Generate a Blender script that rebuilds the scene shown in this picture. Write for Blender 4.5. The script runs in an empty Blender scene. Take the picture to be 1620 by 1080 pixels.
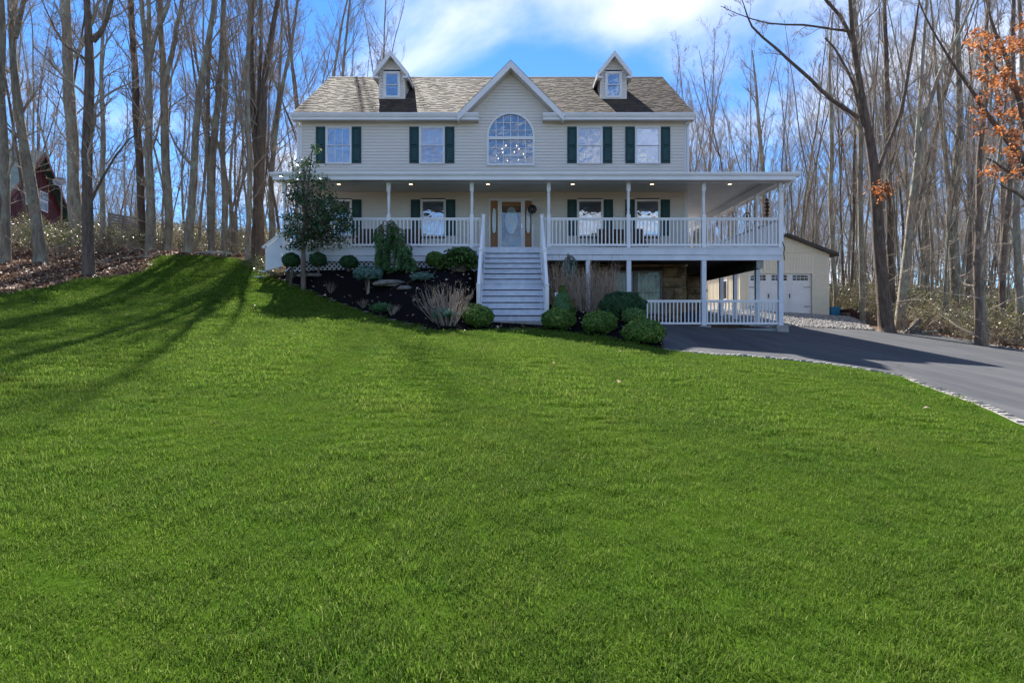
import bpy, math, random
import numpy as np
from mathutils import Vector
from mathutils.geometry import delaunay_2d_cdt
R = math.radians
scene = bpy.context.scene
COL = scene.collection
rng = np.random.default_rng(7)
random.seed(7)

# ------------------------------------------------------------------ camera, sky, sun, exposure
F = 900.0                                   # focal length in units of a 1620 px wide picture; eye at the world origin
HY = 513.0                                  # height of the horizon in that picture
cam_d = bpy.data.cameras.new('camera'); cam = bpy.data.objects.new('camera', cam_d); COL.objects.link(cam)
cam_d.sensor_width = 36; cam_d.lens = 36 * F / 1620
cam_d.shift_y = -(540 - HY) / 1620
cam_d.clip_start = 0.05; cam_d.clip_end = 2000
cam.location = (0, 0, 0); cam.rotation_euler = (R(90), 0, 0)
scene.camera = cam

SUN_EL, SUN_AZ = R(44.5), R(-16)            # azimuth from +Y towards +X
world = bpy.data.worlds.new('World'); scene.world = world; world.use_nodes = True
wn = world.node_tree.nodes; wl = world.node_tree.links; wn.clear()
sky = wn.new('ShaderNodeTexSky'); sky.sky_type = 'NISHITA'; sky.sun_disc = False
sky.sun_elevation = SUN_EL; sky.sun_rotation = SUN_AZ
sky.air_density = 1.0; sky.dust_density = 0.0; sky.ozone_density = 2.0; sky.altitude = 1500
tc = wn.new('ShaderNodeTexCoord')
sep = wn.new('ShaderNodeSeparateXYZ'); wl.new(tc.outputs['Generated'], sep.inputs[0])
def wmath(op, a, b=None):
    n = wn.new('ShaderNodeMath'); n.operation = op
    for i, v in enumerate((a, b)):
        if v is None: continue
        if isinstance(v, (int, float)): n.inputs[i].default_value = v
        else: wl.new(v, n.inputs[i])
    return n.outputs[0]
zz = wmath('ADD', wmath('MAXIMUM', sep.outputs['Z'], 0.0), 0.22)
cmb = wn.new('ShaderNodeCombineXYZ')
wl.new(wmath('DIVIDE', sep.outputs['X'], zz), cmb.inputs[0]); wl.new(wmath('DIVIDE', sep.outputs['Y'], zz), cmb.inputs[1])
mp = wn.new('ShaderNodeMapping'); wl.new(cmb.outputs[0], mp.inputs['Vector'])
mp.inputs['Location'].default_value = (7.9, 1.2, 0); mp.inputs['Rotation'].default_value = (0, 0, R(35)); mp.inputs['Scale'].default_value = (1.0, 1.55, 1)
cn = wn.new('ShaderNodeTexNoise'); cn.inputs['Scale'].default_value = 0.85; cn.inputs['Detail'].default_value = 7; cn.inputs['Roughness'].default_value = 0.52; cn.inputs['Distortion'].default_value = 0.35
wl.new(mp.outputs[0], cn.inputs['Vector'])
cr = wn.new('ShaderNodeValToRGB'); wl.new(cn.outputs['Fac'], cr.inputs[0])
cr.color_ramp.elements[0].position = 0.47; cr.color_ramp.elements[0].color = (0.03,)*3 + (1,)
cr.color_ramp.elements[1].position = 0.72; cr.color_ramp.elements[1].color = (0.95,)*3 + (1,)
cr.color_ramp.interpolation = 'EASE'
tint = wn.new('ShaderNodeMix'); tint.data_type = 'RGBA'; tint.blend_type = 'MULTIPLY'; tint.inputs['Factor'].default_value = 1
wl.new(sky.outputs[0], tint.inputs['A']); tint.inputs['B'].default_value = (0.12, 0.325, 0.51, 1)
cmx = wn.new('ShaderNodeMix'); cmx.data_type = 'RGBA'
wl.new(cr.outputs[0], cmx.inputs['Factor']); wl.new(tint.outputs['Result'], cmx.inputs['A']); cmx.inputs['B'].default_value = (3.35, 3.3, 3.25, 1)
bg = wn.new('ShaderNodeBackground'); bg.inputs['Strength'].default_value = 0.10
hz_ = wmath('MULTIPLY', wmath('POWER', wmath('SUBTRACT', 1.0, wmath('MAXIMUM', sep.outputs['Z'], 0.0)), 5.0), 0.42)   # pale haze towards the horizon, all round
hmx = wn.new('ShaderNodeMix'); hmx.data_type = 'RGBA'; wl.new(hz_, hmx.inputs['Factor']); wl.new(cmx.outputs['Result'], hmx.inputs['A']); hmx.inputs['B'].default_value = (2.5, 2.85, 3.25, 1)
wl.new(hmx.outputs['Result'], bg.inputs['Color'])
wo = wn.new('ShaderNodeOutputWorld'); wl.new(bg.outputs[0], wo.inputs[0])

sd = bpy.data.lights.new('sun', 'SUN'); sun = bpy.data.objects.new('sun', sd); COL.objects.link(sun)
sd.energy = 2.95; sd.angle = R(0.53); sd.color = (1.0, 0.95, 0.87)
sdir = Vector((math.sin(SUN_AZ) * math.cos(SUN_EL), math.cos(SUN_AZ) * math.cos(SUN_EL), math.sin(SUN_EL)))
sun.rotation_euler = sdir.to_track_quat('Z', 'Y').to_euler(); sun.location = (-20, 40, 60)
vs = scene.view_settings; vs.view_transform = 'Standard'; vs.look = 'None'; vs.gamma = 1; vs.use_curve_mapping = False
vs.exposure = 2.2
scene.render.engine = 'CYCLES'
scene.cycles.max_bounces = 7; scene.cycles.transparent_max_bounces = 12

# ------------------------------------------------------------------ helpers
def root(o): return o
def tag(o, label=None, cat=None, group=None, kind=None):
    if label: o['label'] = label
    if cat: o['category'] = cat
    if group: o['group'] = group
    if kind: o['kind'] = kind
    return o
def thing(name, label, cat, loc=(0, 0, 0), group=None, rz=0):
    o = bpy.data.objects.new(name, None); COL.objects.link(o); o.empty_display_size = .2
    o.location = loc; o.rotation_euler = (0, 0, rz)
    return tag(o, label, cat, group)
def link(name, me, parent=None, loc=None, world_off=True):
    """a mesh object; first-level children of a thing at L get location -L, so that mesh data may stay in world coordinates"""
    o = bpy.data.objects.new(name, me); COL.objects.link(o)
    if parent is not None:
        o.parent = parent
        if parent.type == 'EMPTY' and world_off: o.location = -Vector(parent.location)
    if loc is not None: o.location = Vector(o.location) + Vector(loc)
    return o
def add_mat(me, m):
    if m is not None:
        if isinstance(m, (list, tuple)):
            for k in m: me.materials.append(k)
        else: me.materials.append(m)
def np_mesh(name, V, Fc, mat=None, rnd=None, smooth=False):
    """V (n,3), Fc (m,k) with k constant, or list of such arrays"""
    if not isinstance(Fc, list): Fc = [Fc]
    Fc = [f for f in Fc if len(f)]
    me = bpy.data.meshes.new(name)
    V = np.asarray(V, dtype=np.float32)
    me.vertices.add(len(V)); me.vertices.foreach_set('co', V.ravel())
    tot = sum(f.size for f in Fc); npoly = sum(len(f) for f in Fc)
    me.loops.add(tot); me.loops.foreach_set('vertex_index', np.concatenate([f.ravel() for f in Fc]).astype(np.int32))
    me.polygons.add(npoly)
    sizes = np.concatenate([np.full(len(f), f.shape[1]) for f in Fc])
    me.polygons.foreach_set('loop_start', np.concatenate([[0], np.cumsum(sizes)[:-1]]).astype(np.int32))
    me.update(calc_edges=True)
    if smooth: me.polygons.foreach_set('use_smooth', np.ones(npoly, dtype=bool))
    if rnd is not None:
        a = me.attributes.new('rnd', 'FLOAT', 'POINT'); a.data.foreach_set('value', np.asarray(rnd, dtype=np.float32))
    add_mat(me, mat)
    return me
class MB:
    def __init__(s): s.v = []; s.f = []; s.n = 0; s.r = []
    def add(s, vs, fs, r=0.5):
        s.v.extend([tuple(p) for p in vs]); s.f.extend([tuple(i + s.n for i in f) for f in fs]); s.n += len(vs); s.r += [r] * len(vs)
        return s
    def hexa(s, p, r=.5):   # 8 points, bottom ring then top ring
        return s.add(p, [(3, 2, 1, 0), (4, 5, 6, 7), (0, 1, 5, 4), (1, 2, 6, 5), (2, 3, 7, 6), (3, 0, 4, 7)], r)
    def box(s, x0, x1, y0, y1, z0, z1, r=.5):
        return s.hexa([(x0, y0, z0), (x1, y0, z0), (x1, y1, z0), (x0, y1, z0), (x0, y0, z1), (x1, y0, z1), (x1, y1, z1), (x0, y1, z1)], r)
    def prism_y(s, poly, y0, y1, r=.5):   # poly [(x,z)] counter-clockwise seen from -Y
        n = len(poly)
        vs = [(x, y0, z) for x, z in poly] + [(x, y1, z) for x, z in poly]
        fs = [tuple(range(n)), tuple(range(2 * n - 1, n - 1, -1))] + [(i, i + n, (i + 1) % n + n, (i + 1) % n) for i in range(n)]
        return s.add(vs, fs, r)
    def prism_x(s, poly, x0, x1, r=.5):   # poly [(y,z)]
        n = len(poly)
        vs = [(x0, y, z) for y, z in poly] + [(x1, y, z) for y, z in poly]
        fs = [tuple(range(n)), tuple(range(2 * n - 1, n - 1, -1))] + [(i, i + n, (i + 1) % n + n, (i + 1) % n) for i in range(n)]
        return s.add(vs, fs, r)
    def beam(s, a, b, w, h, r=.5):   # box along a->b, width w (sideways), height h
        a = Vector(a); b = Vector(b); d = (b - a).normalized()
        up = Vector((0, 0, 1)) if abs(d.z) < .97 else Vector((0, 1, 0))
        sx = d.cross(up).normalized() * (w / 2); uz = sx.cross(d).normalized() * (h / 2)
        return s.hexa([a - sx - uz, a + sx - uz, b + sx - uz, b - sx - uz, a - sx + uz, a + sx + uz, b + sx + uz, b - sx + uz], r)
    def lathe(s, prof, cx, cy, n=12, r=.5):   # prof [(radius, z)]
        vs = []; fs = []
        for rr, z in prof:
            for k in range(n):
                a = 2 * math.pi * k / n; vs.append((cx + rr * math.cos(a), cy + rr * math.sin(a), z))
        for i in range(len(prof) - 1):
            for k in range(n):
                fs.append((i * n + k, i * n + (k + 1) % n, (i + 1) * n + (k + 1) % n, (i + 1) * n + k))
        fs.append(tuple(range(n - 1, -1, -1))); fs.append(tuple((len(prof) - 1) * n + k for k in range(n)))
        return s.add(vs, fs, r)
    def tube(s, pts, rad, n=6, r=.5):
        pts = [Vector(p) for p in pts]; m = len(pts)
        if not hasattr(rad, '__len__'): rad = [rad] * m
        vs = []; fs = []
        for i, p in enumerate(pts):
            d = (pts[min(i + 1, m - 1)] - pts[max(i - 1, 0)]).normalized()
            up = Vector((0, 0, 1)) if abs(d.z) < .8 else Vector((0, 1, 0))
            a = d.cross(up).normalized(); b = d.cross(a)
            for k in range(n):
                t = 2 * math.pi * k / n; vs.append(p + a * (rad[i] * math.cos(t)) + b * (rad[i] * math.sin(t)))
        for i in range(m - 1):
            for k in range(n): fs.append((i * n + k, i * n + (k + 1) % n, (i + 1) * n + (k + 1) % n, (i + 1) * n + k))
        fs.append(tuple(range(n))); fs.append(tuple((m - 1) * n + n - 1 - k for k in range(n)))
        return s.add(vs, fs, r)
    def mesh(s, name, mat=None, smooth=False):
        me = bpy.data.meshes.new(name); me.from_pydata(s.v, [], s.f)
        a = me.attributes.new('rnd', 'FLOAT', 'POINT'); a.data.foreach_set('value', np.array(s.r, dtype=np.float32))
        add_mat(me, mat)
        me.update()
        import bmesh
        bm = bmesh.new(); bm.from_mesh(me); bmesh.ops.recalc_face_normals(bm, faces=bm.faces); bm.to_mesh(me); bm.free()
        if smooth: me.polygons.foreach_set('use_smooth', np.ones(len(me.polygons), dtype=bool))
        return me
    def build(s, name, mat, parent=None, smooth=False, bevel=0, **k):
        o = link(name, s.mesh(name, mat, smooth), parent, **k)
        if bevel:
            b = o.modifiers.new('bevel', 'BEVEL'); b.width = bevel; b.segments = 1; b.limit_method = 'ANGLE'
        return o
def copy_tree(o, parent=None):
    c = o.copy(); COL.objects.link(c)
    if parent is not None: c.parent = parent
    for ch in o.children: copy_tree(ch, c)
    return c

# ------------------------------------------------------------------ materials
def new_mat(name):
    m = bpy.data.materials.new(name); m.use_nodes = True
    nt = m.node_tree; nt.nodes.clear()
    out = nt.nodes.new('ShaderNodeOutputMaterial'); b = nt.nodes.new('ShaderNodeBsdfPrincipled')
    nt.links.new(b.outputs[0], out.inputs[0])
    return m, nt, b, out
def ramp(nt, fac, stops):
    r = nt.nodes.new('ShaderNodeValToRGB'); nt.links.new(fac, r.inputs[0])
    e = r.color_ramp.elements
    while len(e) < len(stops): e.new(0.5)
    for i, (p, c) in enumerate(stops): e[i].position = p; e[i].color = tuple(c) + (1,)
    return r.outputs[0]
def noise(nt, scale, detail=4, rough=.55, coord='pos', stretch=None, dist=0):
    n = nt.nodes.new('ShaderNodeTexNoise'); n.inputs['Scale'].default_value = scale; n.inputs['Detail'].default_value = detail
    n.inputs['Roughness'].default_value = rough; n.inputs['Distortion'].default_value = dist
    if coord == 'pos': src = nt.nodes.new('ShaderNodeNewGeometry').outputs['Position']
    else: src = nt.nodes.new('ShaderNodeTexCoord').outputs['Object']
    if stretch:
        mp = nt.nodes.new('ShaderNodeMapping'); mp.inputs['Scale'].default_value = stretch; nt.links.new(src, mp.inputs[0]); src = mp.outputs[0]
    nt.links.new(src, n.inputs['Vector'])
    return n.outputs['Fac']
def mixc(nt, fac, a, b, mode='MIX'):
    m = nt.nodes.new('ShaderNodeMix'); m.data_type = 'RGBA'; m.blend_type = mode
    for key, v in (('Factor', fac), ('A', a), ('B', b)):
        if isinstance(v, (int, float)): m.inputs[key].default_value = v
        elif isinstance(v, tuple): m.inputs[key].default_value = tuple(v) + (1,)
        else: nt.links.new(v, m.inputs[key])
    return m.outputs['Result']
def bump(nt, b, h, strength=.3, dist=.01):
    n = nt.nodes.new('ShaderNodeBump'); n.inputs['Strength'].default_value = strength; n.inputs['Distance'].default_value = dist
    nt.links.new(h, n.inputs['Height']); nt.links.new(n.outputs[0], b.inputs['Normal'])
def attr(nt, name='rnd'):
    a = nt.nodes.new('ShaderNodeAttribute'); a.attribute_name = name; return a.outputs['Fac']
def oinfo(nt):
    return nt.nodes.new('ShaderNodeObjectInfo').outputs['Random']
def simple(name, c1, c2=None, rough=.6, scale=3, detail=5, bump_s=0, bscale=40, spec=.4, coord='pos', stretch=None, metallic=0, stops=(.35, .65)):
    m, nt, b, _ = new_mat(name)
    b.inputs['Roughness'].default_value = rough; b.inputs['Specular IOR Level'].default_value = spec; b.inputs['Metallic'].default_value = metallic
    if c2 is None: b.inputs['Base Color'].default_value = tuple(c1) + (1,)
    else: nt.links.new(ramp(nt, noise(nt, scale, detail, coord=coord, stretch=stretch), [(stops[0], c1), (stops[1], c2)]), b.inputs['Base Color'])
    if bump_s: bump(nt, b, noise(nt, bscale, 3, coord=coord), bump_s, .01)
    return m
def leafmat(name, stops, rough=.5, trans=.35, spec=.4, patch=0.0):
    m, nt, b, out = new_mat(name)
    fac = attr(nt)
    if patch:
        n = noise(nt, 2.2, 3)
        mm = nt.nodes.new('ShaderNodeMath'); mm.operation = 'MULTIPLY_ADD'; nt.links.new(n, mm.inputs[0]); mm.inputs[1].default_value = patch; mm.inputs[2].default_value = -patch / 2
        ad = nt.nodes.new('ShaderNodeMath'); ad.operation = 'ADD'; nt.links.new(fac, ad.inputs[0]); nt.links.new(mm.outputs[0], ad.inputs[1]); fac = ad.outputs[0]
    c = ramp(nt, fac, stops)
    nt.links.new(c, b.inputs['Base Color']); b.inputs['Roughness'].default_value = rough; b.inputs['Specular IOR Level'].default_value = spec
    if trans:
        t = nt.nodes.new('ShaderNodeBsdfTranslucent'); nt.links.new(c, t.inputs[0])
        x = nt.nodes.new('ShaderNodeMixShader'); x.inputs[0].default_value = trans
        nt.links.new(b.outputs[0], x.inputs[1]); nt.links.new(t.outputs[0], x.inputs[2]); nt.links.new(x.outputs[0], out.inputs[0])
    return m
def emis(name, c, s):
    m, nt, b, out = new_mat(name); b.inputs['Base Color'].default_value = tuple(c) + (1,)
    b.inputs['Emission Color'].default_value = tuple(c) + (1,); b.inputs['Emission Strength'].default_value = s
    return m
def glassmat(name, refl=.45, tintc=(.8, .85, .9), rough=.015, wav=.03):
    m, nt, b, out = new_mat(name); nt.nodes.remove(b)
    g = nt.nodes.new('ShaderNodeBsdfGlossy'); g.inputs['Roughness'].default_value = rough; g.inputs[0].default_value = (.9, .93, .97, 1)
    t = nt.nodes.new('ShaderNodeBsdfTransparent'); t.inputs[0].default_value = tuple(tintc) + (1,)
    x = nt.nodes.new('ShaderNodeMixShader'); x.inputs[0].default_value = refl
    nt.links.new(t.outputs[0], x.inputs[1]); nt.links.new(g.outputs[0], x.inputs[2]); nt.links.new(x.outputs[0], out.inputs[0])
    if wav:
        bp = nt.nodes.new('ShaderNodeBump'); bp.inputs['Strength'].default_value = wav * 10; bp.inputs['Distance'].default_value = .05
        nt.links.new(noise(nt, 3.0, 2), bp.inputs['Height']); nt.links.new(bp.outputs[0], g.inputs['Normal'])
    return m
M = {}
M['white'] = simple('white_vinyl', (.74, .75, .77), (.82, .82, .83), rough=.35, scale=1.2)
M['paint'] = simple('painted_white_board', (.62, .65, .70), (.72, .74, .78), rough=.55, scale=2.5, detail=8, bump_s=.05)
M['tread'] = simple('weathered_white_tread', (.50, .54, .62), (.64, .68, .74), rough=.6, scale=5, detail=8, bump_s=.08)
def siding_mat(name, a, b_):
    m, nt, b, _ = new_mat(name)
    n1 = noise(nt, 1.1, 6, stretch=(1, 1, 2.5)); n2 = noise(nt, 7, 4, stretch=(.25, 1, 5))
    c = mixc(nt, n1, a, b_); c = mixc(nt, .12, c, ramp(nt, n2, [(.3, (.25, .24, .22)), (.7, (.8, .78, .75))]))
    nt.links.new(c, b.inputs['Base Color']); b.inputs['Roughness'].default_value = .5; b.inputs['Specular IOR Level'].default_value = .35
    bump(nt, b, noise(nt, 60, 2, stretch=(.1, 1, 1)), .05)
    return m
M['siding'] = siding_mat('beige_vinyl_siding', (.72, .68, .62), (.79, .75, .69))
M['shutter'] = simple('dark_green_shutter', (.006, .045, .048), (.010, .062, .064), rough=.45, scale=6)
M['glass'] = glassmat('window_glass', .34)
M['glass_low'] = glassmat('shaded_window_glass', .02)
M['glass_dark'] = simple('dark_reflective_glass', (.015, .017, .02), rough=.08, spec=.6)
M['glass_door'] = glassmat('storm_door_glass', .09, (.85, .85, .85), rough=.03, wav=.03)
M['curtain'] = simple('white_curtain', (.62, .62, .64), (.75, .75, .76), rough=.9, scale=9, stretch=(6, 1, .6))
M['sheer'] = simple('cream_sheer_curtain', (.58, .40, .13), (.88, .74, .34), rough=.9, scale=2.4, detail=2, stretch=(3, 1, 1.2))
M['interior'] = simple('dim_room_plaster', (.16, .15, .15), (.22, .2, .19), rough=.9, scale=.8)
M['oak'] = simple('oak_door_wood', (.24, .10, .025), (.36, .17, .055), rough=.4, scale=4, stretch=(8, 8, 1))
M['metal'] = simple('brushed_metal', (.55, .55, .55), rough=.3, metallic=1)
M['black'] = simple('black_metal', (.012, .012, .014), (.03, .03, .032), rough=.45, scale=12)
M['brownmetal'] = simple('dark_brown_metal', (.03, .024, .02), (.05, .04, .032), rough=.4, scale=3)
M['soffit'] = simple('porch_ceiling_vinyl', (.60, .58, .54), (.66, .64, .60), rough=.6, scale=2)
M['edgestone'] = simple('dull_brown_stone', (.09, .08, .07), (.20, .18, .155), rough=.9, scale=7, detail=8, bump_s=.4)
M['deadwood'] = simple('torn_brown_wood', (.10, .075, .065), (.17, .135, .12), rough=.9, scale=5)
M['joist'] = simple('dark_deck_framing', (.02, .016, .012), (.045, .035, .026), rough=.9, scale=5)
M['concrete'] = simple('weathered_concrete', (.26, .25, .23), (.40, .39, .36), rough=.9, scale=6, detail=8, bump_s=.3)
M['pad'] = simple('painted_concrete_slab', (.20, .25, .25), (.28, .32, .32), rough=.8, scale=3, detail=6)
M['bulb'] = emis('lit_bulb', (1, .74, .42), 1.0)
M['garage'] = siding_mat('cream_ribbed_siding', (.76, .68, .50), (.82, .74, .57))
M['garagedoor'] = simple('white_garage_door', (.78, .77, .75), (.84, .83, .81), rough=.5, scale=1.5)
M['red'] = simple('barn_red_board', (.06, .009, .012), (.10, .016, .02), rough=.75, scale=3, detail=6, stretch=(8, 8, 1))
M['teal'] = simple('green_metal_roof', (.02, .07, .075), (.04, .11, .11), rough=.5, scale=2)
M['wicker'] = simple('brown_wicker', (.05, .03, .02), (.11, .07, .05), rough=.7, scale=60)
M['olive'] = simple('olive_cushion', (.16, .14, .04), (.22, .19, .06), rough=.9, scale=20)
M['plum'] = simple('dark_cushion', (.05, .03, .035), (.08, .05, .055), rough=.9, scale=20)
M['blue'] = simple('blue_plastic', (.02, .16, .30), (.03, .22, .38), rough=.5, scale=3)
M['rust'] = simple('rusty_barrow', (.12, .035, .02), (.05, .03, .025), rough=.8, scale=8)
M['fence'] = simple('grey_weathered_board', (.17, .16, .14), (.28, .26, .23), rough=.9, scale=5, stretch=(1, 6, 6))
M['dish'] = simple('grey_dish', (.30, .33, .36), (.36, .38, .41), rough=.5, scale=4)
def bark_mat(name, a, b_, lich, lam=.50):
    m, nt, b, _ = new_mat(name)
    n1 = noise(nt, 5, 6, .65, coord='obj', stretch=(2.6, 2.6, .45)); n2 = noise(nt, 2.1, 7, .68, coord='obj', stretch=(1, 1, .7))
    c = ramp(nt, n1, [(.3, a), (.7, b_)])
    c = mixc(nt, ramp(nt, n2, [(lam, (0, 0, 0)), (lam + .12, (1, 1, 1))]), c, lich)
    v = nt.nodes.new('ShaderNodeHueSaturation'); nt.links.new(c, v.inputs['Color'])
    mr = nt.nodes.new('ShaderNodeMapRange'); nt.links.new(oinfo(nt), mr.inputs[0]); mr.inputs[3].default_value = .72; mr.inputs[4].default_value = 1.28
    nt.links.new(mr.outputs[0], v.inputs['Value'])
    nt.links.new(v.outputs[0], b.inputs['Base Color']); b.inputs['Roughness'].default_value = .9; b.inputs['Specular IOR Level'].default_value = .2
    bump(nt, b, n1, 1.0, .07)
    return m
M['bark'] = bark_mat('grey_brown_bark', (.12, .098, .073), (.36, .31, .24), (.33, .35, .26))
M['bark_dark'] = bark_mat('dark_ridged_bark', (.07, .05, .04), (.22, .17, .132), (.25, .26, .19), .6)
M['twig'] = simple('grey_twig', (.22, .18, .138), (.40, .335, .26), rough=.9, scale=1.5)
M['tantwig'] = simple('pale_tan_twig', (.22, .17, .14), (.40, .33, .28), rough=.9, scale=8)
M['browntwig'] = simple('russet_twig', (.26, .18, .13), (.50, .36, .27), rough=.9, scale=8)
M['box'] = leafmat('boxwood_leaf', [(0, (.035, .095, .018)), (.5, (.11, .23, .035)), (.9, (.23, .37, .06)), (1, (.42, .5, .14))], .45, .25, patch=.5)
M['yew'] = leafmat('yew_needle', [(0, (.014, .05, .018)), (1, (.06, .16, .05))], .55, .15)
M['spruce'] = leafmat('spruce_needle', [(0, (.02, .07, .02)), (.7, (.065, .18, .05)), (1, (.14, .27, .08))], .6, .15)
M['bluespruce'] = leafmat('blue_spruce_needle', [(0, (.05, .12, .10)), (1, (.2, .34, .29))], .6, .1)
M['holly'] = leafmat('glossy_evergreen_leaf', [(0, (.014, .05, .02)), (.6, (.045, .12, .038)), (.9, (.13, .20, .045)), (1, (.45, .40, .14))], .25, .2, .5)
M['rhodo'] = leafmat('rhododendron_leaf', [(0, (.06, .15, .035)), (.7, (.16, .30, .075)), (1, (.3, .42, .13))], .35, .25)
M['thicket'] = leafmat('thicket_leaf', [(0, (.05, .075, .02)), (.45, (.12, .14, .04)), (.75, (.22, .19, .09)), (1, (.33, .22, .13))], .4, .4)
M['laurel'] = leafmat('laurel_leaf', [(0, (.02, .05, .015)), (.6, (.07, .11, .025)), (.85, (.2, .2, .06)), (1, (.28, .17, .08))], .3, .3)
M['orange'] = leafmat('dry_orange_leaf', [(0, (.26, .08, .03)), (.6, (.46, .16, .05)), (1, (.6, .27, .09))], .6, .5)
M['litter'] = leafmat('fallen_brown_leaf', [(0, (.07, .035, .02)), (.45, (.18, .10, .062)), (.8, (.32, .2, .14)), (1, (.48, .36, .28))], .6, .15)
M['dryleaf'] = leafmat('pale_dry_leaf', [(0, (.3, .2, .13)), (1, (.62, .5, .4))], .6, .1)
# ground materials
def ground_mat(name, layers, rough=.95, bs=.5, bscale=30, bd=.02):
    m, nt, b, _ = new_mat(name)
    c = None
    for (scale, stops, f) in layers:
        cc = ramp(nt, noise(nt, scale, 6, .6), stops)
        c = cc if c is None else mixc(nt, f, c, cc)
    nt.links.new(c, b.inputs['Base Color']); b.inputs['Roughness'].default_value = rough; b.inputs['Specular IOR Level'].default_value = .12 if name == 'asphalt_drive' else 0
    bump(nt, b, noise(nt, bscale, 5), bs, bd)
    return m
M['forest'] = ground_mat('leafy_forest_floor', [(9, [(.3, (.035, .022, .015)), (.5, (.11, .07, .045)), (.7, (.20, .14, .10))], 1), (45, [(.35, (.05, .03, .02)), (.65, (.26, .18, .13))], .5)], bs=.8)
M['soil'] = ground_mat('lawn_soil', [(1.2, [(.3, (.035, .075, .005)), (.7, (.06, .11, .008))], 1), (30, [(.35, (.010, .022, .004)), (.65, (.04, .075, .012))], .5)])
M['mulch'] = ground_mat('black_mulch', [(25, [(.35, (.004, .004, .005)), (.7, (.022, .02, .02))], 1), (90, [(.45, (.003, .003, .004)), (.8, (.05, .045, .042))], .4)], bs=1, bscale=55, bd=.03)
M['asphalt'] = ground_mat('asphalt_drive', [(.35, [(.3, (.045, .048, .058)), (.7, (.07, .074, .083))], 1), (180, [(.35, (.03, .03, .032)), (.7, (.14, .14, .14))], .35)], rough=.8, bs=.25, bscale=220, bd=.004)
def wear(m):
    nt = m.node_tree; b = next(n for n in nt.nodes if n.type == 'BSDF_PRINCIPLED'); c = b.inputs['Base Color'].links[0].from_socket
    st = noise(nt, 1.0, 5, .6, stretch=(1.9, .22, 1), dist=.6); sp = noise(nt, 2.6, 6, .7)
    c = mixc(nt, ramp(nt, st, [(.42, (0, 0, 0)), (.66, (.55, .55, .55))]), c, (.115, .115, .115))
    c = mixc(nt, ramp(nt, sp, [(.60, (0, 0, 0)), (.72, (.5, .5, .5))]), c, (.05, .05, .052))
    v = nt.nodes.new('ShaderNodeTexVoronoi'); v.feature = 'DISTANCE_TO_EDGE'; v.inputs['Scale'].default_value = .32
    g = nt.nodes.new('ShaderNodeNewGeometry'); w = nt.nodes.new('ShaderNodeVectorMath'); w.operation = 'ADD'
    n = nt.nodes.new('ShaderNodeTexNoise'); n.inputs['Scale'].default_value = 1.1; n.inputs['Detail'].default_value = 5; nt.links.new(g.outputs['Position'], n.inputs['Vector'])
    nt.links.new(g.outputs['Position'], w.inputs[0]); nt.links.new(n.outputs['Color'], w.inputs[1]); nt.links.new(w.outputs[0], v.inputs['Vector'])
    c = mixc(nt, ramp(nt, v.outputs['Distance'], [(.0, (.7, .7, .7)), (.006, (0, 0, 0))]), c, (.03, .03, .03))
    nt.links.new(c, b.inputs['Base Color'])
wear(M['asphalt'])
M['gravelbase'] = ground_mat('gravel_bed', [(35, [(.35, (.14, .13, .12)), (.65, (.34, .32, .29))], 1)], bs=.8, bscale=50)
M['stone'] = simple('cobble_granite', (.20, .19, .175), (.33, .315, .29), rough=.85, scale=9, detail=8, bump_s=.4)
M['pebble'] = leafmat('grey_pebble', [(0, (.14, .13, .12)), (1, (.42, .39, .35))], .8, 0)
def facestone():
    m, nt, b, _ = new_mat('tan_face_stone')
    c = ramp(nt, noise(nt, 2.6, 8, .65, dist=.6), [(.28, (.10, .07, .042)), (.48, (.27, .19, .11)), (.62, (.42, .31, .18)), (.8, (.5, .4, .26))])
    o = ramp(nt, oinfo(nt), [(0, (.62, .6, .58)), (.5, (1, .95, .85)), (1, (.85, .72, .55))])
    nt.links.new(mixc(nt, 1.0, c, o, 'MULTIPLY'), b.inputs['Base Color']); b.inputs['Roughness'].default_value = .9
    bump(nt, b, noise(nt, 7, 8, .7), .9, .05)
    return m
M['facestone'] = facestone()
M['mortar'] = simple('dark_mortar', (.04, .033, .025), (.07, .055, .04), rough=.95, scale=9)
def grassmat():
    m, nt, b, out = new_mat('grass_blade')
    big = noise(nt, .33, 4, .6); mid = noise(nt, 2.4, 4, .6)
    c1 = ramp(nt, big, [(.32, (.088, .165, .020)), (.55, (.130, .205, .024)), (.75, (.180, .24, .03))])
    c2 = ramp(nt, mid, [(.32, (.062, .140, .026)), (.6, (.125, .195, .026)), (.82, (.23, .255, .05))])
    c = mixc(nt, .45, c1, c2)
    pat = noise(nt, .9, 5, .7, dist=.8)
    c = mixc(nt, ramp(nt, pat, [(.50, (0, 0, 0)), (.72, (.6, .6, .6))]), c, (.20, .21, .05))
    c = mixc(nt, ramp(nt, noise(nt, .55, 5, .65, dist=.5), [(.48, (0, 0, 0)), (.68, (.65, .65, .65))]), c, (.035, .095, .014))
    c = mixc(nt, .48, c, ramp(nt, attr(nt), [(0, (.03, .085, .010)), (.5, (.09, .18, .015)), (.88, (.19, .27, .045)), (1, (.38, .37, .15))]))
    nt.links.new(c, b.inputs['Base Color']); b.inputs['Roughness'].default_value = .75; b.inputs['Specular IOR Level'].default_value = .08
    t = nt.nodes.new('ShaderNodeBsdfTranslucent'); nt.links.new(c, t.inputs[0])
    x = nt.nodes.new('ShaderNodeMixShader'); x.inputs[0].default_value = .5
    nt.links.new(b.outputs[0], x.inputs[1]); nt.links.new(t.outputs[0], x.inputs[2]); nt.links.new(x.outputs[0], out.inputs[0])
    return m
M['grass'] = grassmat()
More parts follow.
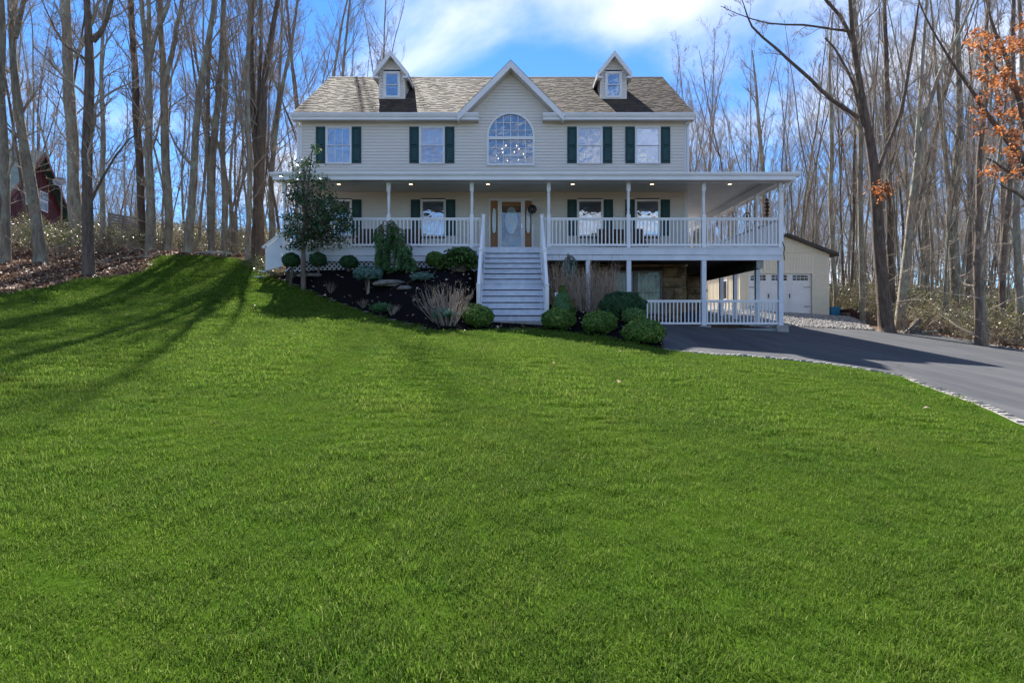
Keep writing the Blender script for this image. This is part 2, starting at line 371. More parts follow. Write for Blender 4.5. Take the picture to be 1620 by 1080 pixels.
def shinglemat():
    m, nt, b, _ = new_mat('tan_asphalt_shingle')
    c = ramp(nt, attr(nt), [(0, (.018, .012, .011)), (.35, (.046, .030, .023)), (.7, (.08, .054, .036)), (1, (.125, .090, .048))])
    c = mixc(nt, .35, c, ramp(nt, noise(nt, 1.4, 5), [(.35, (.05, .028, .028)), (.65, (.09, .068, .034))]))
    nt.links.new(c, b.inputs['Base Color']); b.inputs['Roughness'].default_value = .85; b.inputs['Specular IOR Level'].default_value = .3
    bump(nt, b, noise(nt, 120, 2), .4, .005)
    return m
M['shingle'] = shinglemat()
M['felt'] = simple('dark_shingle_edge', (.03, .026, .024), (.06, .05, .045), rough=.9, scale=8)

# ------------------------------------------------------------------ the lie of the land
def sm(t): t = np.clip(t, 0, 1); return t * t * (3 - 2 * t)
def h_base(X, Y):
    X = np.asarray(X, float); Y = np.asarray(Y, float)
    Yc = np.where(Y > 55, 55 + (Y - 55) * .25, Y); Xc = np.clip(X, -38, 38)
    Yc = np.where(Yc < -4, -4 + (Yc + 4) * .3, Yc)
    z = -1.5 - .063 * Xc + .0966 * Yc
    L = sm((-X - 3.5) / 4) * np.interp(Y, [13.5, 16, 18, 19.5, 21, 24, 60], [0, .13, .4, .65, .82, 1.3, 1.8])
    g = .16 * sm((X - 9) / 3) * sm((Y - 22) / 6)
    return z + L + g
def hit_base(px, py, fn=None):
    fn = fn or h_base; t = (HY - py) / F; xs = (px - 810) / F
    D = np.linspace(1.5, 70, 4000); d = t * D - fn(xs * D, D)
    k = np.where(d < 0)[0]
    if len(k) == 0: return None
    return (xs * D[k[0]], D[k[0]])
BED = [(437, 441), (480, 456), (520, 474), (560, 487), (600, 501), (640, 513), (682, 523), (730, 523), (780, 521), (850, 521), (900, 525), (960, 535), (1000, 545), (1046, 552)]
bed_pts = [hit_base(*p) for p in BED]
bx = np.array([p[0] for p in bed_pts]); by = np.array([p[1] for p in bed_pts])
def h(X, Y):
    X = np.asarray(X, float); Y = np.asarray(Y, float)
    b = h_base(X, Y)
    ye = np.interp(X, bx, by)
    T = np.interp(X, [-9, -7.8, -6, -3, -1.0, 1.0, 2.2, 4.2], [1.7, 1.76, 1.8, 1.88, 1.75, .95, .5, -.2])
    t = np.clip((Y - ye) / np.maximum(18.9 - ye, .5), 0, 1)
    w = 1 - (1 - t) ** 1.45
    back = 1 - sm((Y - 24) / 5)
    right = np.where(X > .8, 1 - sm((Y - 18.3) / 1.2), 1)
    side = sm((X + 9.2) / 1.3) * (1 - sm((X - 3.6) / .8))
    gap = 1 - sm((X + 1.25) / .25) * (1 - sm((X - 1.05) / .25))
    return b + np.maximum(T - b, 0) * w * back * right * side * gap
def hz(x, y): return float(h(x, y))
def hit(px, py): return hit_base(px, py, h)
def P(px, py, D): return Vector(((px - 810) / F * D, D, (HY - py) / F * D))
# house scale helpers: front wall plane, porch front plane
DW, DP = 21.6, 19.1
def WX(px, D=DW): return (px - 810) * D / F
def WZ(py, D=DW): return (HY - py) * D / F

# ------------------------------------------------------------------ ground sheets
def sheet(name, poly, mat, off, step, fn=h, jitter=.0):
    xs = [p[0] for p in poly]; ys = [p[1] for p in poly]
    bp = []
    for i in range(len(poly)):
        a = Vector(poly[i]); b = Vector(poly[(i + 1) % len(poly)]); n = max(1, int((b - a).length / step))
        for k in range(n): bp.append(a.lerp(b, k / n))
    nb = len(bp); pa = np.array([(p.x, p.y) for p in bp])
    gx, gy = np.meshgrid(np.arange(min(xs), max(xs), step), np.arange(min(ys), max(ys), step)); g = np.stack([gx.ravel(), gy.ravel()], 1)
    g = g[inside(g, pa)]
    d = np.min(np.hypot(g[:, None, 0] - pa[None, :, 0], g[:, None, 1] - pa[None, :, 1]), axis=1) if len(g) * nb < 4e7 else np.full(len(g), 9)
    g = g[d > step * .35]
    pts = bp + [Vector(q) for q in g]
    res = delaunay_2d_cdt(pts, [], [list(range(nb))], 1, 1e-5)
    V = np.array([(v.x, v.y) for v in res[0]]); Z = fn(V[:, 0], V[:, 1]) + off
    me = bpy.data.meshes.new(name); me.from_pydata([(a, b, c) for (a, b), c in zip(V, Z)], [], [tuple(f) for f in res[2]])
    me.update()
    if len(me.polygons) and me.polygons[0].normal.z < 0: me.flip_normals()
    me.polygons.foreach_set('use_smooth', np.ones(len(me.polygons), dtype=bool)); add_mat(me, mat)
    o = link(name, me); o['kind'] = 'structure'
    return o
def inside(g, poly):
    x, y = g[:, 0], g[:, 1]; c = np.zeros(len(g), bool); n = len(poly); j = n - 1
    for i in range(n):
        xi, yi = poly[i]; xj, yj = poly[j]
        c ^= ((yi > y) != (yj > y)) & (x < (xj - xi) * (y - yi) / (yj - yi + 1e-12) + xi); j = i
    return c
def grid(name, xs, ys, mat, off):
    gx, gy = np.meshgrid(xs, ys); X = gx.ravel(); Y = gy.ravel(); V = np.stack([X, Y, h(X, Y) + off - (.3 + h(X, Y) - np.minimum(h(X, Y), h_base(X, Y))) * sm((X + 9.3) / .5) * (1 - sm((X - 4.2) / .5)) * sm((Y - 13.0) / .6) * (1 - sm((Y - 21.4) / .5))], 1)
    nx, ny = len(xs), len(ys); i = np.arange(nx - 1)[None, :] + np.arange(ny - 1)[:, None] * nx; i = i.ravel()
    me = np_mesh(name, V, np.stack([i, i + 1, i + 1 + nx, i + nx], 1), mat, smooth=True)
    o = link(name, me); o['kind'] = 'structure'; return o
def axis(a, b, fine, far):
    inner = np.arange(a, b + .01, fine); s = fine; lo = []; x = a
    while x > -far: s *= 1.35; x -= s; lo.append(x)
    s = fine; hi = []; x = b
    while x < far: s *= 1.35; x += s; hi.append(x)
    return np.array(lo[::-1] + list(inner) + hi)
grid('forest_floor', axis(-30, 30, .3, 600), axis(-8, 45, .3, 600), M['forest'], -.035)

LAWN_L = [(0, 468), (40, 460), (90, 450), (145, 441), (195, 437), (228, 430), (242, 418), (248, 405)]
lawn_left = [hit_base(*p) for p in LAWN_L]
lawn_top = [hit_base(320, 404), hit_base(380, 410), hit_base(415, 425)]
CURB = [(1050, 553), (1080, 556), (1120, 560), (1180, 563), (1250, 569), (1320, 577), (1390, 588), (1436, 598), (1460, 608), (1500, 622), (1540, 636), (1580, 652), (1620, 671)]
curb = [hit_base(*p) for p in CURB]
curb_ext = curb + [(6.15, 5.2), (6.0, 2.5), (6.0, -6)]
lawn_poly = [(-14.5, -6), (-13.6, 8)] + lawn_left + lawn_top + [p for p in bed_pts] + curb_ext
sheet('lawn', lawn_poly, M['soil'], 0.0, .5)
bed_poly = bed_pts + [(3.9, 15), (4.3, 17), (4.4, 19.0), (1.0, 19.2), (1.0, 21.5), (-8.0, 21.5), (-9.3, 20.6)]
sheet('mulch_bed', bed_poly, M['mulch'], 0.006, .25)
FAR = [(1240, 516), (1320, 519), (1390, 523), (1490, 532), (1560, 544), (1620, 556)]
far_pts = [hit_base(*p) for p in FAR]
drive_poly = [curb_ext[-1]] + curb_ext[::-1][1:] + [(3.9, 15), (4.3, 17), (4.4, 19.05), (9.2, 19.05), (9.6, 20.6)] + far_pts + [(14.9, 12), (14.2, 4), (14, -6)]
sheet('driveway', drive_poly, M['asphalt'], -.012, .5)
gravel_poly = [(1.2, 19.3), (9.1, 19.3), (9.6, 20.6)] + far_pts[:3] + [(16.2, 25.5), (17.6, 29.4), (17.6, 30.2), (9.5, 33), (1.2, 33)]
sheet('gravel_yard', [(9.25, 19.3), (9.7, 20.7)] + [(p[0], p[1] + .05) for p in far_pts[:3]] + [(15.8, 25.5), (17.4, 29.4), (17.4, 30.2), (9.5, 34), (6.8, 34), (6.8, 21.7), (9.2, 21.7)], M['gravelbase'], -.004, .5)

# grass blades: tuft meshes scattered by geometry nodes
tufts = bpy.data.collections.new('grass_tufts')
def tuft(i, n, rad, hgt, bw, seed):
    r = np.random.default_rng(seed)
    a = r.uniform(0, 2 * np.pi, n); q = rad * np.sqrt(r.uniform(0, 1, n)); x = q * np.cos(a); y = q * np.sin(a)
    hh = hgt * r.uniform(.55, 1.15, n); d = r.uniform(0, 2 * np.pi, n); lean = hh * r.uniform(.15, 1.0, n)
    dx, dy = np.cos(d), np.sin(d); px, py = -dy, dx; V = []; w = bw * r.uniform(.7, 1.3, n)
    lv = [(0, 0, 1), (.4, .18, .9), (.78, .55, .6), (1.0, 1.0, 0)]
    for (t, l, ww) in lv:
        cx = x + dx * lean * l; cy = y + dy * lean * l; cz = hh * t * (1 - .18 * l) - .01
        if ww > 0:
            V.append(np.stack([cx - px * w * ww / 2, cy - py * w * ww / 2, cz], 1)); V.append(np.stack([cx + px * w * ww / 2, cy + py * w * ww / 2, cz], 1))
        else: V.append(np.stack([cx, cy, cz], 1))
    V = np.concatenate(V); k = np.arange(n); Q = []
    for s in (0, 2): Q.append(np.stack([k + s * n, k + (s + 1) * n, k + (s + 3) * n, k + (s + 2) * n], 1))
    T = np.stack([k + 4 * n, k + 5 * n, k + 6 * n], 1)
    rn = np.tile(r.uniform(0, 1, n), 7)
    me = np_mesh('grass_tuft', V, [np.concatenate(Q), T], M['grass'], rn)
    o = bpy.data.objects.new('grass_tuft_%02d' % i, me); tufts.objects.link(o)
for i in range(4): tuft(i, 320, .17, .043, .0032, 50 + i)          # near, fine
for i in range(4, 7): tuft(i, 190, .22, .046, .0062, 50 + i)       # mid
tuft(10, 26, .16, .105, .0040, 60); tuft(11, 22, .20, .095, .0050, 61)     # taller seed-like clumps
for i in range(7, 10): tuft(i, 120, .30, .055, .012, 50 + i)         # far
def scatter(name, pts, idx, scl, coll, label, cat, mat=None, rot=None):
    me = bpy.data.meshes.new(name); n = len(pts); me.vertices.add(n); me.vertices.foreach_set('co', np.asarray(pts, np.float32).ravel())
    for nm, ty, dat in (('idx', 'INT', idx), ('scl', 'FLOAT', scl)):
        a = me.attributes.new(nm, ty, 'POINT'); a.data.foreach_set('value', np.asarray(dat))
    a = me.attributes.new('rotv', 'FLOAT_VECTOR', 'POINT')
    if rot is None:
        rot = np.zeros((n, 3)); rot[:, 2] = rng.uniform(0, 6.283, n); rot[:, 0] = rng.normal(0, .06, n)
    a.data.foreach_set('vector', np.asarray(rot, np.float32).ravel())
    o = link(name, me)
    ng = bpy.data.node_groups.new(name, 'GeometryNodeTree')
    ng.interface.new_socket('Geometry', in_out='INPUT', socket_type='NodeSocketGeometry'); ng.interface.new_socket('Geometry', in_out='OUTPUT', socket_type='NodeSocketGeometry')
    N = ng.nodes; L = ng.links; gi = N.new('NodeGroupInput'); go = N.new('NodeGroupOutput')
    ip = N.new('GeometryNodeInstanceOnPoints'); ci = N.new('GeometryNodeCollectionInfo'); ci.inputs['Collection'].default_value = coll
    ci.inputs['Separate Children'].default_value = True; ci.inputs['Reset Children'].default_value = True
    def na(nm, dt):
        q = N.new('GeometryNodeInputNamedAttribute'); q.data_type = dt; q.inputs['Name'].default_value = nm
        return next(s for s in q.outputs if s.enabled and s.name == 'Attribute')
    L.new(gi.outputs[0], ip.inputs['Points']); L.new(ci.outputs[0], ip.inputs['Instance']); ip.inputs['Pick Instance'].default_value = True
    L.new(na('idx', 'INT'), ip.inputs['Instance Index']); L.new(na('scl', 'FLOAT'), ip.inputs['Scale'])
    L.new(na('rotv', 'FLOAT_VECTOR'), ip.inputs['Rotation']); L.new(ip.outputs[0], go.inputs[0])
    md = o.modifiers.new('scatter', 'NODES'); md.node_group = ng
    return tag(o, label, cat, None, 'stuff')
lp = np.array(lawn_poly)
def sample_poly(poly, dens, box=None, y0=None, y1=None):
    poly = np.array(poly); a = poly.min(0); b = poly.max(0)
    if y0 is not None: a[1] = max(a[1], y0)
    if y1 is not None: b[1] = min(b[1], y1)
    s = 1 / math.sqrt(dens); gx, gy = np.meshgrid(np.arange(a[0], b[0], s), np.arange(a[1], b[1], s)); g = np.stack([gx.ravel(), gy.ravel()], 1) + rng.uniform(-.65, .65, (gx.size, 2)) * s
    return g[inside(g, poly)]
near = sample_poly(lp, 72, y0=1.2, y1=6.2); near = near[np.abs(near[:, 0]) < near[:, 1] * 1.15 + 1.2]
mid = sample_poly(lp, 40, y0=6.0, y1=12.5); mid = mid[np.abs(mid[:, 0]) < mid[:, 1] * 1.05 + 2]
farg = sample_poly(lp, 20, y0=12.2)
outg = sample_poly(lp, 6, y0=-6, y1=12); outg = outg[np.abs(outg[:, 0]) > outg[:, 1] * 1.0 + 1.2]
G = np.concatenate([near, mid, farg, outg])
def seg_dist(G, path):
    d = np.full(len(G), 9.)
    for a, b in zip(path[:-1], path[1:]):
        a = np.array(a); b = np.array(b); t = np.clip(((G - a) @ (b - a)) / ((b - a) @ (b - a)), 0, 1); d = np.minimum(d, np.linalg.norm(G - a - t[:, None] * (b - a), axis=1))
    return d
keep = lambda g: g[seg_dist(g, curb_ext) > .27]
near, mid, farg, outg = keep(near), keep(mid), keep(farg), keep(outg); G = np.concatenate([near, mid, farg, outg])
ix = np.concatenate([rng.integers(0, 4, len(near)), rng.integers(4, 7, len(mid)), rng.integers(7, 10, len(farg) + len(outg))])
tall = keep(sample_poly(lp, 9, y0=1.2, y1=13)); tall = tall[(np.abs(tall[:, 0]) < tall[:, 1] * 1.1 + 1) & (np.sin(tall[:, 0] * 2.1 + 3 * np.sin(tall[:, 1])) + np.sin(tall[:, 1] * 2.7 + tall[:, 0]) + rng.normal(0, .8, len(tall)) > .3)]
G = np.concatenate([G, tall]); ix = np.concatenate([ix, rng.integers(10, 12, len(tall))])
lane = np.where(np.sin((G[:, 0] + .12 * G[:, 1]) * math.pi / 1.0) > 0, 1, -1) * .16 * (1 - np.clip((8 - G[:, 1]) / 6, 0, .8)); th = rng.uniform(0, 6.283, len(G))
grot = np.stack([lane * np.cos(th) + rng.normal(0, .07, len(G)), -lane * np.sin(th) + rng.normal(0, .07, len(G)), th], 1)
vary = .8 + .35 * np.sin(G[:, 0] * 1.3 + 1.7 * np.sin(G[:, 1] * .9)) * np.sin(G[:, 1] * 1.1 + G[:, 0] * .4) * .5 + rng.uniform(-.12, .25, len(G))
scatter('grass', np.stack([G[:, 0], G[:, 1], h(G[:, 0], G[:, 1])], 1), ix, vary.astype(np.float32), tufts, 'short bright green grass covering the sloping front lawn', 'grass', rot=grot)

# leaf quads joined in one mesh
def leaf_arrays(C, Nrm, L, W, r, droop=.25):
    """C centres (n,3); Nrm normals (n,3); returns verts and quad faces: a rhombic leaf folded along its midrib"""
    n = len(C); Nrm = Nrm / (np.linalg.norm(Nrm, axis=1, keepdims=True) + 1e-9)
    t = r.normal(size=(n, 3)); u = t - (t * Nrm).sum(1, keepdims=True) * Nrm; u /= np.linalg.norm(u, axis=1, keepdims=True) + 1e-9
    v = np.cross(Nrm, u); L = (L * r.uniform(.7, 1.25, n))[:, None]; W = (W * r.uniform(.7, 1.25, n))[:, None]
    a = C - u * L / 2; b = C + v * W / 2 + Nrm * W * .15; c = C + u * L / 2 - Nrm * L * droop; d = C - v * W / 2 + Nrm * W * .15
    V = np.stack([a, b, c, d], 1).reshape(-1, 3); k = np.arange(n) * 4
    return V, np.stack([k, k + 1, k + 2, k + 3], 1)
def leaves_mesh(name, C, Nrm, L, W, mat, r, rnd=None, droop=.25):
    V, Fq = leaf_arrays(C, Nrm, L, W, r, droop)
    rn = r.uniform(0, 1, len(C)) if rnd is None else rnd
    return np_mesh(name, V, Fq, mat, np.repeat(rn, 4))
def ground_leaves(name, g, L, mat, label, lift=.01, up=1.2):
    r = rng; Nn = r.normal(0, .45, (len(g), 3)); Nn[:, 2] = up
    C = np.stack([g[:, 0], g[:, 1], h(g[:, 0], g[:, 1]) + lift + r.uniform(0, .04, len(g))], 1)
    o = link(name, leaves_mesh(name, C, Nn, L, L * .6, mat, r)); return tag(o, label, 'fallen leaves', None, 'stuff')
llp = [(-14, 8)] + lawn_left + [lawn_top[0], (-6.5, 26.5), (-9, 33), (-34, 33), (-30, 12)]
g = sample_poly(llp, 75)
ground_leaves('fallen_leaves', g, .13, M['litter'], 'brown fallen leaves littering the left forest floor')
rlp = [far_pts[2], far_pts[3], far_pts[4], far_pts[5], (17.5, 10), (30, 12), (34, 34), (17.8, 34), (17.8, 29), (16.6, 25.5)]
ground_leaves('fallen_leaves', sample_poly(rlp, 38), .13, M['litter'], 'brown fallen leaves under the woods along the far edge of the drive')
g = sample_poly(bed_poly, 7.5); g = g[(g[:, 1] < 18.8)]
ground_leaves('scattered_leaves', g, .11, M['dryleaf'], 'pale dry leaves scattered over the black mulch')
g = sample_poly([bed_pts[0], bed_pts[1], bed_pts[2], (-6.2, 19), (-7.9, 20.5), (-9.0, 20.0)], 70); g = g[rng.uniform(0, 1, len(g)) < .55 * (np.abs(g[:, 0] + 7.6) < 1.2) + .12]
ground_leaves('drifted_leaves', g, .12, M['dryleaf'], 'drift of pale dry leaves at the left corner of the bed')
g = sample_poly(lp, .5, y0=8); g = g[rng.uniform(0, 1, len(g)) < .25 + .75 * (g[:, 0] < -8)]
ground_leaves('stray_leaves', g, .085, M['litter'], 'a few brown leaves lying here and there on the lawn', lift=.035)
# pebbles of the gravel strip
peb = bpy.data.collections.new('pebbles')
for i in range(3):
    b = MB(); pr = []
    b.lathe([(.012, -.01), (.03, 0), (.034, .012), (.02, .03), (.006, .034)], 0, 0, 6, r=.2 + .3 * i)
    me = b.mesh('pebble', M['pebble']); peb.objects.link(bpy.data.objects.new('pebble_%d' % i, me))
g = sample_poly([(9.3, 19.4), (9.75, 20.8)] + [(p[0], p[1] + .1) for p in far_pts[:3]] + [(15.6, 25.3), (17.2, 29.0), (6.9, 29.0), (6.9, 21.8)], 130)
scatter('gravel', np.stack([g[:, 0], g[:, 1], h(g[:, 0], g[:, 1])], 1), rng.integers(0, 3, len(g)), rng.uniform(.6, 1.8, len(g)).astype(np.float32), peb, 'loose pale gravel between the drive and the garage', 'gravel')

# cobble edging: every stone its own object
def cobbles(name, path, w, l, label, hgt=.028):
    protos = []
    for q in range(5):
        b = MB(); r = np.random.default_rng(q + 90); j = lambda: r.uniform(-.008, .008)
        x, y = l / 2 - .003, w / 2 - .008
        b.hexa([(-x + j(), -y + j(), -.08), (x + j(), -y + j(), -.08), (x + j(), y + j(), -.08), (-x + j(), y + j(), -.08),
                (-x + .006 + j(), -y + .012 + j(), hgt + j()), (x - .012 + j(), -y + .012 + j(), hgt + j()), (x - .012 + j(), y - .012 + j(), hgt + j()), (-x + .012 + j(), y - .012 + j(), hgt + j())])
        protos.append(b.mesh('cobble', M['stone']))
    pts = [Vector(p) for p in path]; seg = []
    base = MB()
    for i in range(len(pts) - 1):
        a, c = pts[i], pts[i + 1]; d = (c - a); n = Vector((-d.y, d.x)).normalized() * w / 2
        base.add([(a.x + n.x, a.y + n.y, hz(a.x + n.x, a.y + n.y) + .004), (c.x + n.x, c.y + n.y, hz(c.x + n.x, c.y + n.y) + .004), (c.x - n.x, c.y - n.y, hz(c.x - n.x, c.y - n.y) + .004), (a.x - n.x, a.y - n.y, hz(a.x - n.x, a.y - n.y) + .004)], [(0, 1, 2, 3)])
    o = base.build(name, M['concrete']); o['kind'] = 'structure'
    tot = sum((pts[i + 1] - pts[i]).length for i in range(len(pts) - 1)); s = l / 2; i = 0; acc = 0
    while s < tot:
        while i < len(pts) - 2 and s > acc + (pts[i + 1] - pts[i]).length: acc += (pts[i + 1] - pts[i]).length; i += 1
        d = (pts[i + 1] - pts[i]); t = (s - acc) / d.length; p = pts[i] + d * t
        c = bpy.data.objects.new('cobble', random.choice(protos)); COL.objects.link(c); c.parent = o
        c.location = (p.x, p.y, hz(p.x, p.y) + random.uniform(-.006, .01)); c.rotation_euler = (0, 0, math.atan2(d.y, d.x) + random.uniform(-.05, .05))
        s += l
    return o
cobbles('cobble_edging', [p for p in curb_ext[:-1]] + [(6.0, 1)], .14, .115, '', hgt=.022)
cobbles('cobble_edging', [(p[0], p[1]) for p in far_pts[2:]] + [(15.2, 14)], .16, .16, '')
# stones on the bed edge and in the bed
def rock(px, py, w, hh, label, name='garden_stone', group=None):
    x, y = hit(px, py); r = np.random.default_rng(int(px * 7 + py)); b = MB(); n = 9; vs = []
    prof = [(.75, -.15), (1, .1), (.95, .55), (.6, 1.0)]
    for q, z in prof:
        for k in range(n):
            a = 2 * math.pi * k / n; e = r.uniform(.82, 1.12); vs.append((w / 2 * q * e * math.cos(a), w * .28 * q * e * math.sin(a), hh * z * (1 if z < .9 else r.uniform(.85, 1.1))))
    fs = [(i * n + k, i * n + (k + 1) % n, (i + 1) * n + (k + 1) % n, (i + 1) * n + k) for i in range(3) for k in range(n)] + [tuple(3 * n + k for k in range(n))]
    b.add(vs, fs); o = b.build(name, M['edgestone']); o.location = (x, y, hz(x, y)); o.rotation_euler.z = r.uniform(-.25, .25)
    return tag(o, label, 'stone', group)
rock(618, 452, 1.15, .16, 'long flat grey stone beside the blue spruce standard')
rock(492, 438, 1.0, .10, 'long flat pale stone in the mulch behind the leaf drift')
rock(640, 458, .5, .10, 'small grey stone at the right end of the long flat stone')
EDGE = [(450, 445), (470, 453), (489, 461), (507, 470), (526, 477), (543, 483), (562, 489), (580, 495), (600, 502), (622, 508), (645, 515), (668, 521)]
for i, (px, py) in enumerate(EDGE):
    rock(px, py - 1, .36, .035, 'low flat edging stone between the lawn and the left side of the mulch bed', group='flat stones edging the mulch bed')
rock(820, 522, .6, .03, 'flat pale stone set in the soil right below the front steps')

# ------------------------------------------------------------------ the house
HX0, HX1 = WX(475), WX(1085)
HC = WX(808)                                      # axis of the front gable
DKZ = WZ(391.5, DP)                               # deck floor
house = thing('house', 'two-storey beige house with green shutters, dormers and a white wrap-around porch', 'house', (-.7, 21.6, 1.0))
# wall holes (x0,x1,z0,z1)
WIN2 = [(515.5, 556.5, 'divided'), (663.3, 703.6, 'blind'), (912.6, 953, 'lace'), (1004.4, 1044.6, 'blind')]
WIN1 = [(516, 557), (665.5, 705.3), (912.8, 954.3), (1004.2, 1044.2)]
holes = []
for a, b, k in WIN2: holes.append((WX(a) + .02, WX(b) - .02, WZ(259.5), WZ(201)))
for a, b in WIN1: holes.append((WX(a) + .02, WX(b) - .02, WZ(374), WZ(316)))
AX0, AX1, AZ0, AZS = WX(771.5), WX(844.5), WZ(260.5), WZ(216)      # arched window: sides, sill, spring line
ARAD = (AX1 - AX0) / 2; ACX = (AX0 + AX1) / 2
holes.append((WX(774), WX(843), DKZ, WZ(316)))                     # front door
def subtract(iv, a, b):
    out = []
    for (p, q) in iv:
        if b <= p or a >= q: out.append((p, q)); continue
        if a > p: out.append((p, a))
        if b < q: out.append((b, q))
    return out
def siding(parent, name, x0f, x1f, z0, z1, y, course=.1175, holes=(), arch=None, mat=None, lap=.024):
    mb = MB(); z = z0
    while z < z1 - .002:
        zt = min(z + course, z1); zm = (z + zt) / 2
        iv = [(x0f(zm), x1f(zm))]
        for (a, b, c, d) in holes:
            if zt > c + .002 and z < d - .002: iv = subtract(iv, a, b)
        if arch is not None:
            w = arch(zm)
            if w: iv = subtract(iv, arch.cx - w, arch.cx + w)
        for (a, b) in iv:
            if b - a < .01: continue
            mb.add([(a, y - lap, z), (b, y - lap, z), (b, y - .002, zt), (a, y - .002, zt), (a, y, z), (b, y, z)], [(0, 1, 2, 3), (4, 5, 1, 0)])
        z = zt
    o = mb.build(name, mat or M['siding'], parent); o['kind'] = 'stuff'
    return o
class Arch:
    cx = ACX
    def __call__(s, z):
        if z < AZ0 or z > AZS + ARAD: return 0
        return ARAD if z < AZS else math.sqrt(max(ARAD ** 2 - (z - AZS) ** 2, 0))
GZ = WZ(97.5, 21.2) - .1; GH = 1.0                 # gable apex underside; slope 1
def gx0(z):
    if z < 7.75: return HX0
    return max(HC - (GZ - z), HC - 1.3) if z < 8.0 else HC - max(GZ - z, .01)
def gx1(z):
    if z < 7.75: return HX1
    return min(HC + (GZ - z), HC + 1.3) if z < 8.0 else HC + max(GZ - z, .01)
siding(house, 'siding', gx0, gx1, 2.32, GZ - .05, DW, holes=holes, arch=Arch())
# shell behind the siding: side, back and inner walls, floors
mb = MB(); yb = DW + 8.54
mb.box(HX0, HX0 + .15, DW + .01, yb, -.3, 7.8); mb.box(HX1 - .15, HX1, DW + .01, yb, -.3, 7.8); mb.box(HX0, HX1, yb, yb + .15, -.3, 7.8)
mb.box(HX0 + .16, HX1 - .16, DW + 3.8, DW + 3.9, -.2, 7.75)
mb.build('wall', M['siding'], house)
mb = MB(); mb.box(HX0 + .16, HX1 - .16, DW + .02, DW + 3.78, DKZ - .15, DKZ); mb.box(HX0 + .16, HX1 - .16, DW + .02, DW + 3.78, 5.1, 5.25); mb.box(HX0 + .16, ACX - 1.4, DW + .02, DW + 3.78, 7.75, 7.8); mb.box(ACX + 1.4, HX1 - .16, DW + .02, DW + 3.78, 7.75, 7.8)
mb.build('interior_floor', M['interior'], house)
mb = MB()   # dark inner partition and linings right behind the front wall so no light leaks
for x in (WX(600), ACX - 1.5, ACX + 1.5, WX(980)): MB().box(x - .05, x + .05, DW + .05, DW + 3.78, DKZ + .005, 7.74).build('partition', M['interior'], house)

# corner boards
for px, sx in ((475, -1), (1085, 1)):
    MB().box(WX(px) - .06, WX(px) + .06, DW - .03, DW + .09, 2.2, 7.62).build('corner_board', M['white'], house)
# main roof: two front slabs around the gable, a back slab
EY, EZ = 21.28, 7.86; RY, RZ = DW + 4.27, WZ(122.5, DW + 4.27); SL = (RZ - EZ) / (RY - EY)
RX0, RX1 = -8.24, 6.82
def roofz(y): return EZ + (y - EY) * SL
def rp(x, y, d=0): return (x, y, roofz(y) + d)
vy = EY + (GZ - EZ) / SL
def slab(poly, th, mat, name):
    mb = MB(); n = len(poly); top = [rp(x, y, -.02) for x, y in poly]; bot = [rp(x, y, -.02 - th) for x, y in poly]
    mb.add(top + bot, [tuple(range(n)), tuple(range(2 * n - 1, n - 1, -1))] + [(i, i + n, (i + 1) % n + n, (i + 1) % n) for i in range(n)])
    return mb
mb = slab([(RX0, EY), (HC - 1.92, EY), (HC, vy), (HC, RY), (RX0, RY)], .14, None, '')
m2 = slab([(RX1, EY), (RX1, RY), (HC, RY), (HC, vy), (HC + 1.92, EY)], .14, None, ''); mb.add(m2.v, m2.f)
yb2 = 2 * RY - EY
mb.hexa([(RX0, RY, RZ - .16), (RX1, RY, RZ - .16), (RX1, yb2, EZ - .16), (RX0, yb2, EZ - .16), (RX0, RY, RZ - .02), (RX1, RY, RZ - .02), (RX1, yb2, EZ - .02), (RX0, yb2, EZ - .02)])
# gable ends of the attic
for x0, x1 in ((HX0, HX0 + .12), (HX1 - .12, HX1)): mb.prism_x([(DW, 7.7), (yb, 7.7), (RY, RZ - .3)], x0, x1)
roof = mb.build('roof', M['felt'], house)
DORM = [(-4.85, 0), (4.1, 0)]; DY = 22.99; DZB = roofz(DY)
# shingles
mb = MB(); rr = np.random.default_rng(3); sl = math.hypot(1, SL); exp_ = .125; n = int((RY - EY) * sl / exp_) + 1
for i in range(n):
    y0 = EY - .03 + i * exp_ / sl; y1 = min(y0 + exp_ / sl * 1.12, RY); x = RX0 - .03 + rr.uniform(-.2, 0); zr = roofz(y0)
    while x < RX1 + .03:
        w = rr.uniform(.10, .28); xa, xb = max(x, RX0 - .03), min(x + w, RX1 + .03); x += w
        xm = (xa + xb) / 2
        if xb - xa < .03 or (abs(xm - HC) < (GZ + .12 - zr)): continue
        t = .012 if rr.uniform() < .5 else .022
        j = rr.uniform(-.012, .012)
        p = [rp(xa, y0 + j, -.02), rp(xb, y0 + j, -.02), rp(xb, y0 + j, t), rp(xa, y0 + j, t), rp(xb - .002, y1, .004), rp(xa + .002, y1, .004)]
        mb.add(p, [(0, 1, 2, 3), (3, 2, 4, 5)], r=float(np.clip(rr.normal(.5, .26), 0, 1)))
o = mb.build('shingles', M['shingle'], roof); o['kind'] = 'stuff'
MB().prism_x([(RY - .14, RZ - .14 * SL + .025), (RY, RZ + .03), (RY + .14, RZ - .14 * SL + .025), (RY + .14, RZ - .14 * SL + .005), (RY, RZ + .01), (RY - .14, RZ - .14 * SL + .005)], RX0 - .03, RX1 + .03).build('ridge_cap', M['shingle'], roof)
